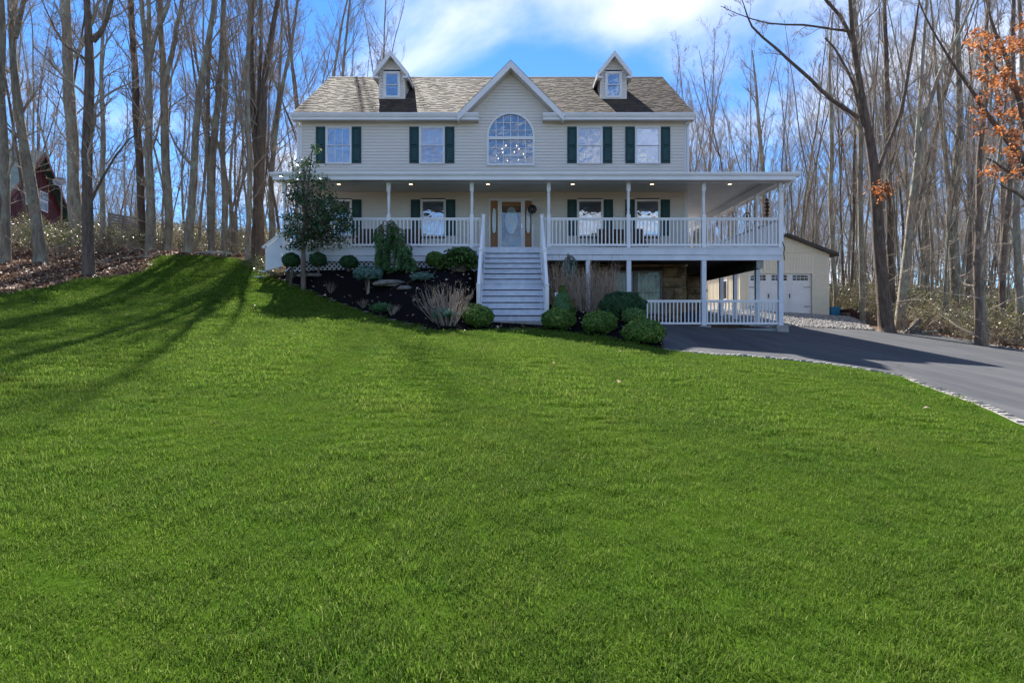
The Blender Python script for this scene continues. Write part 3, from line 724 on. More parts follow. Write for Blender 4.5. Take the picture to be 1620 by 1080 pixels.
def rake(a, b, w, th, name='rake_board', par=None, mat=None):
    """board in a plane of constant y: a, b are (x,z) top edge ends, w its height below, th thickness from y"""
    (xa, ya, za), (xb, yb_, zb) = a, b
    mb = MB(); mb.hexa([(xa, ya, za - w), (xb, yb_, zb - w), (xb, yb_ + th, zb - w), (xa, ya + th, za - w), (xa, ya, za), (xb, yb_, zb), (xb, yb_ + th, zb), (xa, ya + th, za)])
    return mb.build(name, mat or M['white'], par)
for x in (RX0 - .02, RX1 - .01):
    mb = MB(); mb.hexa([(x, EY, EZ - .2), (x + .03, EY, EZ - .2), (x + .03, RY, RZ - .2), (x, RY, RZ - .2), (x, EY, EZ - .04), (x + .03, EY, EZ - .04), (x + .03, RY, RZ - .04), (x, RY, RZ - .04)])
    mb.build('rake_board', M['white'], roof)
# eaves: fascia, soffit, gutter in two runs
for x0, x1 in ((RX0, HC - 1.22), (HC + 1.22, RX1)):
    MB().box(x0, x1, EY - .06, EY + .05, WZ(190.3, EY), EZ - .1205).build('fascia', M['white'], house)
    MB().box(x0, x1, EY + .05, DW - .02, WZ(190, EY) - .0, WZ(190, EY) + .02).build('soffit', M['soffit'], house)
    g = MB(); g.prism_x([(EY - .12, EZ + .02), (EY - .12, EZ - .03), (EY - .085, EZ - .12), (EY + .02, EZ - .12), (EY + .02, EZ + .02), (EY, EZ + .02), (EY, EZ - .09), (EY - .07, EZ - .09), (EY - .1, EZ - .03), (EY - .1, EZ + .02)], x0 - .02, x1 + .02)
    g.build('gutter', M['white'], house)
    e = x1 if x1 < HC else x0
    MB().box(min(e, e + (.02 if e < HC else -.02)), max(e, e + (.02 if e < HC else -.02)), EY - .02, DW - .02, WZ(190.3, EY), EZ - .02).build('eave_return', M['white'], house)
# cross gable roof
gy = EY - .1; gzr = GZ + .16
for s in (-1, 1):
    mb = MB(); he = 1.98
    yr = EY + (gzr - EZ) / SL
    A = (HC, gy, gzr); B = (HC, yr, gzr); C_ = (HC + s * he, EY + (gzr - he - EZ) / SL, gzr - he); Dd = (HC + s * he, gy, gzr - he)
    top = [A, B, C_, Dd]; bot = [(p[0], p[1], p[2] - .08) for p in top]
    mb.add(top + bot, [(0, 1, 2, 3), (7, 6, 5, 4), (0, 3, 7, 4), (3, 2, 6, 7), (1, 0, 4, 5), (2, 1, 5, 6)])
    mb.build('gable_roof', M['shingle'], roof)
    rake((HC, gy - .035, gzr - .04), (HC + s * (he + .0), gy - .035, gzr - .04 - he), .27, .03, par=roof)
    mb = MB(); q = .30   # underside return of the gable overhang
    mb.hexa([(HC, gy, gzr - q - .02), (HC + s * he, gy, gzr - q - .02 - he), (HC + s * he, DW - .02, gzr - q - .02 - he), (HC, DW - .02, gzr - q - .02),
             (HC, gy, gzr - q), (HC + s * he, gy, gzr - q - he), (HC + s * he, DW - .02, gzr - q - he), (HC, DW - .02, gzr - q)]); mb.build('gable_soffit', M['soffit'], roof)
# dormers
def sash_window(parent, x0, x1, z0, z1, y, kind, fw=.055, par_is_part=True, glass='glass', trim=M['white']):
    """frame as a part of the house; rails, panes and blinds are its sub-parts"""
    zm = (z0 + z1) / 2
    fr = MB(); fr.box(x0, x0 + fw, y - .05, y + .03, z0, z1); fr.box(x1 - fw, x1, y - .05, y + .03, z0, z1)
    fr.box(x0 + fw, x1 - fw, y - .05, y + .03, z1 - fw, z1); fr.box(x0 + fw, x1 - fw, y - .065, y + .03, z0, z0 + fw * .9)
    w = fr.build('window', trim, parent)
    sub = w if par_is_part else parent
    a, b = x0 + fw, x1 - fw; s = .028
    for (c, d, yy) in ((zm - .015, z1 - fw, y - .015), (z0 + fw * .9, zm + .015, y + .012)):
        m = MB(); m.box(a, a + s, yy - .012, yy + .012, c, d); m.box(b - s, b, yy - .012, yy + .012, c, d); m.box(a + s, b - s, yy - .012, yy + .012, d - s, d); m.box(a + s, b - s, yy - .012, yy + .012, c, c + s)
        m.build('sash', trim, sub)
        MB().box(a + s, b - s, yy - .003, yy + .003, c + s, d - s).build('pane', M[glass], sub)
        if kind == 'divided':
            for t in (1 / 3, 2 / 3):
                xm = a + (b - a) * t; MB().box(xm - .01, xm + .01, yy - .008, yy - .0035, c + s, d - s).build('muntin', trim, sub)
    if kind in ('blind', 'lace'):
        if kind == 'blind': MB().box(a + .01, b - .01, y + .06, y + .065, zm - .02, z1 - fw).build('blind', M['curtain'], sub)
        else:
            MB().box(a + .01, b - .01, y + .06, y + .065, zm - .03, z1 - fw).build('blind', M['curtain'], sub)
            nx = 25; V = []; Fq = []
            for i in range(nx):
                x = a + .01 + (b - a - .02) * i / (nx - 1); yy = y + .09 + .015 * math.sin(i * 1.9)
                V += [(x, yy, z0 + fw + (.10 if 6 < i < 18 else .0)), (x, yy, zm)]
            for i in range(nx - 1): Fq.append((2 * i, 2 * i + 2, 2 * i + 3, 2 * i + 1))
            MB().add(V, Fq).build('lace_curtain', M['curtain'], sub)
    return w
for (cx, _) in DORM:
    x0, x1 = cx - .5, cx + .5; zt = WZ(114, 22.75); zpk = WZ(80.5, 22.75)
    d = MB(); zc = lambda z: max(.001, min(.5, (zpk - .14 - z) / 1.22))
    yk = lambda z: EY + (z - EZ) / SL
    # front wall behind the siding, and the two cheeks running back into the roof
    body = MB()
    hole = (cx - .335, cx + .335, WZ(154.8, DY) , WZ(114, DY))
    for sx in (x0, x1 - .04): body.prism_x([(DY + .02, DZB - .02), (yk(zt) + .1, zt), (DY + .02, zt)], sx, sx + .04)
    body.box(x0 + .05, x1 - .05, DY + 1.2, DY + 1.25, DZB, zt)
    dm = body.build('dormer', M['siding'], house)
    f0 = lambda z: cx - (.5 if z < zt else zc(z)); f1 = lambda z: cx + (.5 if z < zt else zc(z))
    o = siding(dm, 'siding', f0, f1, DZB - .02, zpk - .16, DY, holes=[hole])
    for s in (-1, 1):  # cheek siding laps
        mb = MB(); z = DZB
        while z < zt - .01:
            z2 = min(z + .1175, zt); ya, yb3 = DY - .01, yk((z + z2) / 2)
            xo = cx + s * .5; mb.add([(xo + s * .016, ya, z), (xo + s * .016, yb3, z), (xo + s * .002, yb3, z2), (xo + s * .002, ya, z2)], [(0, 1, 2, 3)]); z = z2
        o = mb.build('cheek_siding', M['siding'], dm); o['kind'] = 'stuff'
        MB().box(cx + s * .5 - .035, cx + s * .5 + .035, DY - .022, DY + .045, DZB - .01, zt - .03).build('corner_board', M['siding'], dm)
        he = .70; yf = 22.72; pz = (zpk - zt + .0) / .68
        zb = zpk - he * pz; A = (cx, yf, zpk); B = (cx, yk(zpk) + .05, zpk); C_ = (cx + s * he, yk(zb) + .05, zb); Dd = (cx + s * he, yf, zb)
        top = [A, B, C_, Dd]; bot = [(p[0], p[1], p[2] - .05) for p in top]
        MB().add(top + bot, [(0, 1, 2, 3), (7, 6, 5, 4), (0, 3, 7, 4), (3, 2, 6, 7), (1, 0, 4, 5), (2, 1, 5, 6)]).build('dormer_roof', M['felt'], dm)
        sf = [(p[0], p[1], p[2] - .055) for p in top]; sf = [(p[0], min(p[1], yk(p[2] - .2)), p[2]) for p in sf]
        sf2 = [(p[0], p[1], p[2] - .12) for p in sf]
        MB().add(sf + sf2, [(0, 1, 2, 3), (7, 6, 5, 4), (0, 3, 7, 4), (3, 2, 6, 7), (1, 0, 4, 5), (2, 1, 5, 6)]).build('dormer_soffit', M['white'], dm)
        rake((cx, yf - .035, zpk - .01), (cx + s * he, yf - .035, zb - .01), .23, .035, par=dm)
        MB().box(min(cx + s * .5, cx + s * he), max(cx + s * .5, cx + s * he), yf - .037, DY - .03, zb - .24, zb - .16).build('eave_return', M['white'], dm)
    MB().box(x0 - .02, x1 + .02, DY - .05, DY - .018, DZB - .03, DZB + .05).build('base_trim', M['siding'], dm)
    w = sash_window(dm, cx - .34, cx + .34, hole[2] - .02, hole[3] + .0, DY - .01, 'plain', fw=.085, par_is_part=False)
# shutters
def shutter(x0, x1, z0, z1, y=DW):
    m = MB(); m.box(x0, x1, y - .045, y - .018, z0, z1); o = m.build('shutter', M['shutter'], house)
    zm = z0 + (z1 - z0) * .47
    for a, b in ((z0 + .07, zm - .03), (zm + .03, z1 - .07)):
        x, X = x0 + .055, x1 - .055
        MB().add([(x, y - .0455, a), (X, y - .0455, a), (X, y - .0455, b), (x, y - .0455, b), (x + .025, y - .062, a + .03), (X - .025, y - .062, a + .03), (X - .025, y - .062, b - .03), (x + .025, y - .062, b - .03)],
                 [(0, 1, 5, 4), (1, 2, 6, 5), (2, 3, 7, 6), (3, 0, 4, 7), (4, 5, 6, 7)]).build('raised_panel', M['shutter'], o)
        f = MB()
        for q in ((x - .012, x, a - .012, b + .012), (X, X + .012, a - .012, b + .012), (x, X, a - .012, a), (x, X, b, b + .012)): f.box(q[0], q[1], y - .058, y - .0452, q[2], q[3])
        f.build('panel_moulding', M['shutter'], o)
for i, (a, b, k) in enumerate(WIN2):
    sash_window(house, WX(a), WX(b), WZ(260), WZ(200.6), DW, k)
    for (p, q) in ((a - 15.3, a - .6), (b + .6, b + 15.3)): shutter(WX(p), WX(q), WZ(258.6), WZ(201))
for i, (a, b) in enumerate(WIN1):
    sash_window(house, WX(a), WX(b), WZ(374.5), WZ(315.5), DW, 'plain', trim=M['white'])
    for (p, q) in ((a - 15.3, a - .6), (b + .6, b + 15.3)): shutter(WX(p), WX(q), WZ(373), WZ(316))
# arched window with chandelier
NA = 28
def arc(rad, n=NA): return [(ACX + rad * math.cos(math.pi * k / n), AZS + rad * math.sin(math.pi * k / n)) for k in range(n + 1)]
def arch_ring(ro, ri, z0, y0, y1):
    o_ = [(ACX + ro, z0)] + arc(ro) + [(ACX - ro, z0)]; i_ = [(ACX + ri, z0 + (ro - ri))] + arc(ri) + [(ACX - ri, z0 + (ro - ri))]
    n = len(o_); mb = MB(); vs = [(x, y0, z) for x, z in o_] + [(x, y0, z) for x, z in i_] + [(x, y1, z) for x, z in o_] + [(x, y1, z) for x, z in i_]; fs = []
    for k in range(n):
        l = (k + 1) % n
        fs += [(k, l, n + l, n + k), (2 * n + k, 3 * n + k, 3 * n + l, 2 * n + l), (k, 2 * n + k, 2 * n + l, l), (n + k, n + l, 3 * n + l, 3 * n + k)]
    return mb.add(vs, fs)
aw = arch_ring(ARAD + .035, ARAD - .045, AZ0 - .05, DW - .06, DW + .03).build('arched_window', M['white'], house)
MB().box(AX0 + .046, AX1 - .046, DW - .058, DW + .02, WZ(221.5), WZ(216.5)).build('transom_bar', M['white'], aw)
r0 = ARAD - .05
g = MB(); g.add([(AX0 + .04, DW, AZ0), (AX1 - .04, DW, AZ0), (AX1 - .04, DW, WZ(221.4)), (AX0 + .04, DW, WZ(221.4))], [(0, 1, 2, 3)]); g.build('pane', M['glass'], aw)
g = MB(); a_ = arc(r0); g.add([(x, DW, z) for x, z in a_] + [(ACX - r0, DW, WZ(216.4)), (ACX + r0, DW, WZ(216.4))], [tuple(range(len(a_) + 2))]); g.build('pane', M['glass'], aw)
for k in range(1, 6):
    x = AX0 + .04 + (AX1 - AX0 - .08) * k / 6; w_ = math.sqrt(max(r0 ** 2 - (x - ACX) ** 2, 0))
    MB().box(x - .011, x + .011, DW - .016, DW - .004, AZ0 + .01, WZ(221.5)).build('muntin', M['white'], aw)
    MB().box(x - .011, x + .011, DW - .016, DW - .004, WZ(216.5), AZS + w_ - .005).build('muntin', M['white'], aw)
for z in (WZ(234.5), WZ(247.5)): MB().box(AX0 + .045, AX1 - .045, DW - .018, DW - .006, z - .011, z + .011).build('muntin', M['white'], aw)
for z in (WZ(206.5), WZ(194.5)):
    w_ = math.sqrt(r0 ** 2 - (z - AZS) ** 2); MB().box(ACX - w_ + .003, ACX + w_ - .003, DW - .018, DW - .006, z - .011, z + .011).build('muntin', M['white'], aw)
ch = thing('chandelier', 'lit brass chandelier hanging inside the arched window', 'chandelier', (ACX, DW + 1.3, 6.0))
mb = MB(); mb.tube([(ACX, DW + 1.3, 7.25), (ACX, DW + 1.3, 7.9)], .012, 6); mb.lathe([(.02, 6.6), (.06, 6.66), (.03, 6.8), (.07, 6.95), (.02, 7.25)], ACX, DW + 1.3, 10)
mb.build('stem', M['metal'], ch)
for ring, (n, rad, z) in enumerate(((8, .60, 6.72), (5, .36, 7.06))):
    for k in range(n):
        a = 2 * math.pi * (k + .3) / n; x, y = ACX + rad * math.cos(a), DW + 1.3 + rad * math.sin(a)
        arm = MB().tube([(ACX, DW + 1.3, z - .02), (ACX + rad * .5 * math.cos(a), DW + 1.3 + rad * .5 * math.sin(a), z - .12), (x, y, z)], .009, 5).build('arm', M['metal'], ch)
        MB().lathe([(.006, z), (.019, z + .02), (.016, z + .045), (.003, z + .075)], x, y, 8).build('bulb', M['bulb'], arm)
# downspouts
def spout(pts, w=.075): 
    m = MB()
    for a, b in zip(pts[:-1], pts[1:]): m.beam(a, b, w, w * .75)
    return m.build('downspout', M['white'], house)
spout([(HX0 - .06, EY - .04, 7.75), (HX0 - .06, DW - .07, 7.5), (HX0 - .06, DW - .07, 5.6)])
spout([(HX1 + .06, EY - .04, 7.75), (HX1 + .06, DW - .07, 7.5), (HX1 + .06, DW - .07, 5.6)])
# ---------------- front door
dz0 = DKZ + .02
fr = MB()
X = lambda px: WX(px)
for a, b in ((773.3, 776), (841, 844.3), (787.6, 790.5), (827.6, 830.3)): fr.box(X(a), X(b), DW - .07, DW + .05, dz0, WZ(318))
fr.box(X(773.3), X(844.3), DW - .075, DW + .05, WZ(318), WZ(314.3)); dr = fr.build('front_door', M['white'], house)
MB().box(X(790.6), X(827.5), DW - .02, DW + .02, dz0, WZ(318.2)).build('door_slab', M['oak'], dr)
def oval(cx, cz, rx, rz, y, n=28, pw=2.0):
    vs = []
    for k in range(n):
        a = 2 * math.pi * k / n; c, s_ = math.cos(a), math.sin(a)
        vs.append((cx + rx * math.copysign(abs(c) ** (2 / pw), c), y, cz + rz * math.copysign(abs(s_) ** (2 / pw), s_)))
    return vs
M['etched'] = simple('etched_oval_glass', (.50, .60, .58), (.74, .80, .78), rough=.2, scale=16, detail=4, bump_s=.3, bscale=30, spec=.8)
def plate(vs, name, mat, par, th=.02):
    n = len(vs); b = [(x, y + th, z) for x, y, z in vs]
    return MB().add(vs + b, [tuple(range(n))] + [(i, i + n, (i + 1) % n + n, (i + 1) % n) for i in range(n)]).build(name, mat, par)
plate(oval(X(809), WZ(349), .24, .52, DW - .045), 'oval_glass', M['etched'], dr)
ring = MB(); 
q = oval(X(809), WZ(349), .255, .535, DW - .048); ring.tube([Vector(v) for v in q] + [Vector(q[0])], .014, 5); ring.build('oval_moulding', M['oak'], dr)
for a, b in ((776.1, 787.5), (830.4, 840.9)):
    MB().box(X(a), X(b), DW - .03, DW + .01, dz0, WZ(318.1)).build('sidelight_panel', M['oak'], dr)
    c = X((a + b) / 2); plate(oval(c, WZ(349.5), .075, .47, DW - .04, pw=3), 'sidelight_glass', M['etched'], dr)
    q = oval(c, WZ(349.5), .085, .485, DW - .042, pw=3); MB().tube([Vector(v) for v in q] + [Vector(q[0])], .012, 5).build('oval_moulding', M['oak'], dr)
    MB().box(c - .07, c + .07, DW - .042, DW - .029, dz0 + .12, dz0 + .42).build('raised_panel', M['oak'], dr)
sd_ = MB()   # storm door
for a, b, c, d in ((790.6, 794, dz0, WZ(318.2)), (824, 827.5, dz0, WZ(318.2)), (794, 824, dz0, dz0 + .1), (794, 824, WZ(320), WZ(318.2))): sd_.box(X(a), X(b), DW - .085, DW - .06, c, d)
sd_ = sd_.build('storm_door', M['white'], dr)
MB().box(X(794), X(824), DW - .075, DW - .071, dz0 + .1, WZ(327)).build('pane', M['glass_door'], dr)
MB().box(X(824.6), X(826.4), DW - .13, DW - .085, WZ(362), WZ(356)).build('handle', M['metal'], dr)
MB().box(X(773), X(844.5), DW - .12, DW - .02, DKZ - .005, dz0).build('threshold', M['concrete'], dr)

# ------------------------------------------------------------------ porch
PXL, PXR = WX(448, DP), WX(1236, DP)               # porch floor left and right ends
YB = DW + 8.5                                       # porch runs back along the right side
FZ = WZ(344, DP)                                    # rail top
EYP = 18.78                                         # porch eave line
CEZ = 5.02
# roof slab: front hip plane and side plane
zt_, zw = WZ(273.5, EYP), 5.72
ox = WX(1262, EYP); oxl = WX(430, EYP)
mb = MB()
def hipquad(p, th=.1):
    b = [(x, y, z - th) for x, y, z in p]; n = len(p)
    mb.add(p + b, [tuple(range(n)), tuple(range(2 * n - 1, n - 1, -1))] + [(i, i + n, (i + 1) % n + n, (i + 1) % n) for i in range(n)])
hipquad([(oxl, EYP, zt_), (ox, EYP, zt_), (HX1, DW - .05, zw), (oxl, DW - .05, zw)])
hipquad([(ox, EYP, zt_ - .001), (ox, YB, zt_ - .001), (HX1, YB, zw), (HX1, DW - .05, zw - .001)])
mb.build('porch_roof', M['shingle'], house)
# ceiling boards
mb = MB(); mb.box(PXL, PXR - .05, DP + .02, DW - .02, CEZ, CEZ + .03); mb.box(HX1 + .03, PXR - .05, DW - .02, YB, CEZ, CEZ + .03); mb.build('porch_ceiling', M['soffit'], house)
# gutter, fascia, beam
g = MB(); g.prism_x([(EYP - .12, zt_), (EYP - .12, zt_ - .06), (EYP - .07, zt_ - .13), (EYP + .02, zt_ - .13), (EYP + .02, zt_)], oxl - .03, ox + .04); g.build('gutter', M['white'], house)
g = MB(); g.hexa([(ox - .02, EYP, zt_ - .13), (ox + .1, EYP, zt_ - .1), (ox + .1, YB, zt_ - .1), (ox - .02, YB, zt_ - .13), (ox - .02, EYP, zt_ - .005), (ox + .1, EYP, zt_ - .005), (ox + .1, YB, zt_ - .005), (ox - .02, YB, zt_ - .005)]); g.build('gutter', M['white'], house)
MB().box(oxl + .05, ox - .08, EYP - .06, EYP + .07, WZ(285.2, EYP), zt_ - .1305).build('fascia', M['white'], house)
MB().box(oxl + .05, ox - .1, EYP + .07, DP + .0, WZ(285.0, EYP), WZ(285.0, EYP) + .02).build('soffit', M['soffit'], house)
MB().box(PXL, PXR - .15, DP + .01, DP + .15, WZ(288.5, DP), CEZ - .003).build('porch_beam', M['white'], house)
MB().box(PXR - .14, PXR, DP + .02, YB, WZ(288.5, DP) - .02, CEZ - .003).build('porch_beam', M['white'], house)
MB().box(PXR + .005, ox - .03, DP + .3, YB, WZ(287, DP) + .05, WZ(287, DP) + .07).build('soffit', M['soffit'], house)
# deck floor and skirts
MB().box(PXL, PXR, DP - .01, DW - .02, DKZ - .05, DKZ).build('deck_floor', simple('grey_deck_board', (.22, .22, .23), (.34, .34, .35), rough=.7, scale=5, stretch=(.3, 8, 1)), house)
MB().box(HX1 + .02, PXR, DW - .02, YB, DKZ - .05, DKZ).build('deck_floor', M['tread'], house)
sx0, sx1 = WX(768, DP), WX(853.5, DP)              # stair opening
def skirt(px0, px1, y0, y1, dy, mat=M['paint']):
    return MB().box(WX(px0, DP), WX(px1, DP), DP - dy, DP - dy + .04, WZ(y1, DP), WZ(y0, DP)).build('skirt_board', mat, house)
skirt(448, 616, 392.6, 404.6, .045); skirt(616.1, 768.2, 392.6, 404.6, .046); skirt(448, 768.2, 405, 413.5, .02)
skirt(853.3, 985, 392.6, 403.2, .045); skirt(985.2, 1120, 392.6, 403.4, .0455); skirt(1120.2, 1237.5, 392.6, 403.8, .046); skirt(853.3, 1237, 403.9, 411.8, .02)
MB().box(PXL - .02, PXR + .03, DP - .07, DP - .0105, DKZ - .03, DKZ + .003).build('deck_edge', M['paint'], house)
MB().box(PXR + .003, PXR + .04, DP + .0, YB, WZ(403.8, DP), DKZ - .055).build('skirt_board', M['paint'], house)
# deck framing underneath on the right
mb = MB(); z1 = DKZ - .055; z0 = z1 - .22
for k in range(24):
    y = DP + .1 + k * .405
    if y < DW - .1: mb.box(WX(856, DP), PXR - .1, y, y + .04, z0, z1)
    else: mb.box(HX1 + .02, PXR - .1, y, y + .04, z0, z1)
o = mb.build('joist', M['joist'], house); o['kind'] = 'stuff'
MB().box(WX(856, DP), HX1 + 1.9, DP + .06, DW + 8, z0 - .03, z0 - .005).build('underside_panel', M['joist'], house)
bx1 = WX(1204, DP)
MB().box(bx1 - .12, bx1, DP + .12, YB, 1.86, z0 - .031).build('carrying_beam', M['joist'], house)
MB().box(bx1 - .115, bx1 + .11, DP + .06, DP + .118, 1.88, z0 + .02).build('beam_end', M['concrete'], house)
MB().box(HX1, HX1 + .02, DW, YB, -.3, 2.2).build('foundation_side', M['mortar'], house)
# turned posts
def turned_post(x, y, z0=DKZ, z1=None, w=.125):
    z1 = z1 or WZ(288.7, DP)
    m = MB(); h_ = w / 2; zr = FZ + .10
    m.box(x - h_, x + h_, y - h_, y + h_, z0, zr); m.box(x - h_, x + h_, y - h_, y + h_, z1 - .28, z1)
    m.lathe([(h_ * .95, zr + .002), (h_ * .7, zr + .05), (h_ * .95, zr + .09), (h_ * .62, zr + .14), (h_ * .82, zr + .3), (h_ * .85, (zr + z1) / 2), (h_ * .66, z1 - .42), (h_ * .9, z1 - .37), (h_ * .65, z1 - .33), (h_ * .9, z1 - .282)], x, y, 12)
    return m.build('post', M['white'], house)
PXS = [450.5, 615, 746.5, 868, 994, 1113, 1234]
YP = DP + .08
for p in PXS: turned_post(WX(p, YP), YP)
SIDEY = [21.0, 22.9, 24.8, 26.7, 28.6]
XS = WX(1234, YP)
for y in SIDEY: turned_post(XS, y)
# railings: rails are the part, every baluster a sub-part sharing one mesh
BAL = {}
def balmesh(hh, w=.036):
    k = (round(hh, 3), w)
    if k not in BAL: BAL[k] = MB().box(-w / 2, w / 2, -w / 2, w / 2, 0, hh).mesh('baluster', M['white'])
    return BAL[k]
def railing(a, b, z0, z1, step=.126, y_=None):
    a = Vector(a); b = Vector(b); d = (b - a); L = d.length; u = d / L
    m = MB(); p0 = a + u * .06; p1 = b - u * .06
    m.beam((p0.x, p0.y, z1 - .022), (p1.x, p1.y, z1 - .022), .085, .044); m.beam((p0.x, p0.y, z1 - .065), (p1.x, p1.y, z1 - .065), .045, .04)
    m.beam((p0.x, p0.y, z0 + .035), (p1.x, p1.y, z0 + .035), .05, .07); o = m.build('railing', M['white'], house)
    n = max(2, int(round(L / step))); me = balmesh(z1 - .086 - z0 - .071)
    for k in range(1, n):
        p = a + d * (k / n); c = bpy.data.objects.new('baluster', me); COL.objects.link(c); c.parent = o; c.location = (p.x, p.y, z0 + .0705)
    return o
nwl, nwr = WX(766, DP), WX(852.5, DP)
runs = [(PXS[0], PXS[1]), (PXS[1], PXS[2]), (PXS[2], 766), (852.5, PXS[3]), (PXS[3], PXS[4]), (PXS[4], PXS[5]), (PXS[5], PXS[6])]
for p, q in runs:
    railing((WX(p, YP), YP, 0), (WX(q, YP), YP, 0), DKZ + .06, FZ)
prev = YP
for y in SIDEY: railing((XS, prev, 0), (XS, y, 0), DKZ + .06, FZ); prev = y
# ---------------- front stairs, two flights and a landing
SCX = WX(811, DP); SW = .93
def newel(x, y, z0, z1, w=.1, name='newel_post'):
    m = MB(); m.box(x - w / 2, x + w / 2, y - w / 2, y + w / 2, z0, z1); m.box(x - w / 2 - .015, x + w / 2 + .015, y - w / 2 - .015, y + w / 2 + .015, z1 + .001, z1 + .03)
    return m.build(name, M['white'], stair)
stair = thing('front_steps', 'broad white wooden front steps rising in two flights to the porch', 'stairs', (SCX, 17.2, 0))
ys = DP - .03; z = DKZ; RZs = .187
def step(y_front, z_top, depth, w, rz):
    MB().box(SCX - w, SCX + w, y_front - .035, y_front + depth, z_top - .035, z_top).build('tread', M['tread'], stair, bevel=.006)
    MB().box(SCX - w + .01, SCX + w - .01, y_front + .005, y_front + .025, z_top - rz - .002, z_top - .062).build('riser', M['tread'], stair)  # riser stops short of the tread, the open gap imitates a nosing shadow
y = DP - .08
MB().box(SCX - SW, SCX + SW, y + .005, y + .03, DKZ - RZs, DKZ - .001).build('riser', M['tread'], stair)
td = .205; w = SW
for k in range(1, 7):
    y -= td; z = DKZ - k * RZs; step(y, z, td + .03, SW, RZs)
zl = DKZ - 7 * RZs; y -= td
yl = y - .30
MB().box(SCX - SW - .02, SCX + SW + .02, yl - .03, y + td + .03, zl - .035, zl).build('landing', M['tread'], stair)
MB().box(SCX - SW + .01, SCX + SW - .01, yl + .005, yl + .025, zl - RZs, zl - .036).build('riser', M['tread'], stair)
y = yl
zg = hz(SCX, 15.5)
nlow = 6; zb = zg + .10; rl = (zl - zb) / nlow
for k in range(1, nlow):
    y -= .235; z = zl - k * rl; step(y, z, .27, SW, rl)
ybot = y
MB().box(SCX - SW - .05, SCX + SW + .05, ybot - .30, ybot + .05, zg - .3, zb - .01).build('base_slab', M['concrete'], stair)
yn1 = DP - .06; yn2 = yl + .08; yn3 = ybot + .02
for s in (-1, 1):
    xn = SCX + s * (SW + .045)
    # stringers
    m = MB(); m.prism_x([(yn1, DKZ - .03), (yn1, DKZ - .42), (yl + .1, zl - .33), (yl - .02, zl - .33), (ybot, zb - .05), (ybot - .02, zb + rl * .9), (yl - .02, zl + .02), (yl + .32, zl + .05)], min(xn - s * .03, xn - s * .07), max(xn - s * .03, xn - s * .07)); m.build('stringer', M['paint'], stair)
    newel(xn, yn1, DKZ - .25, FZ + .06); newel(xn, yn2, zl - .4, zl + 1.02); newel(xn, yn2 - .105, zg - .1 + .2, zl + .98, .1); newel(xn, yn3, zg - .05, zb + 1.02, .1)
    for (ya, za, yc, zc_) in ((yn1, FZ - .02, yn2, zl + .95), (yn2 - .105, zl + .93, yn3, zb + .95)):
        MB().beam((xn, ya, za), (xn, yc, zc_), .085, .05).build('handrail', M['white'], stair)
        MB().beam((xn, ya, za - .80), (xn, yc, zc_ - .80), .05, .06).build('bottom_rail', M['white'], stair)
        n = 10; me = balmesh(.75)
        for k in range(1, n):
            t = k / n; c = bpy.data.objects.new('baluster', me); COL.objects.link(c); c.parent = stair
            c.location = Vector((xn, ya + (yc - ya) * t, za + (zc_ - za) * t - .775)) - Vector(stair.location)
# dark void below the steps
# ---------------- side stair at the left end of the porch with its closed white panel
xa = WX(447, DP); xb = WX(417, DP)
m = MB(); m.prism_y([(xa, WZ(370, DP)), (xa, WZ(421, DP)), (WX(420, DP), WZ(428, DP)), (WX(419, DP), WZ(392, DP))], DP + .03, DP + .07)
m.build('side_stair_panel', M['paint'], house)
MB().beam((xa, DP + .05, WZ(366.5, DP)), (WX(414.5, DP), DP + .05, WZ(391.5, DP)), .1, .07).build('handrail', M['white'], house)
MB().beam((xa, DP + 1.3, WZ(366.5, DP)), (WX(414.5, DP), DP + 1.3, WZ(391.5, DP)), .1, .07).build('handrail', M['white'], house)
for k in range(5): MB().box(PXL - .02 - (k + 1) * .2, PXL - .02 - k * .2, DP + .1, DP + 1.25, DKZ - (k + 1) * .19 - .03, DKZ - (k + 1) * .19).build('side_step', M['tread'], house)
MB().box(WX(420, DP) - .04, WX(420, DP) + .05, DP + .08, DP + .17, WZ(428, DP), WZ(389, DP)).build('newel_post', M['white'], house)
# lattice below the left skirt: each strip an object
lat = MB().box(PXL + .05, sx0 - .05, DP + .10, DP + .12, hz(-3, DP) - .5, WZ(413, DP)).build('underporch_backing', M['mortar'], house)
lz0, lz1 = hz(-3, DP) - .1, WZ(413.4, DP)
L_ = (lz1 - lz0); n = int((sx0 - PXL) / .16)
me1 = MB().beam((0, 0, 0), (L_, 0, L_), .012, .035).mesh('lattice_strip', M['paint']); me2 = MB().beam((0, .013, L_), (L_, .013, 0), .012, .035).mesh('lattice_strip', M['paint'])
for k in range(n):
    x = PXL + .05 + k * .155
    if x + L_ > sx0 - .05: break
    for me in (me1, me2):
        c = bpy.data.objects.new('lattice_strip', me); COL.objects.link(c); c.parent = lat; c.location = (x, DP + .07, lz0)
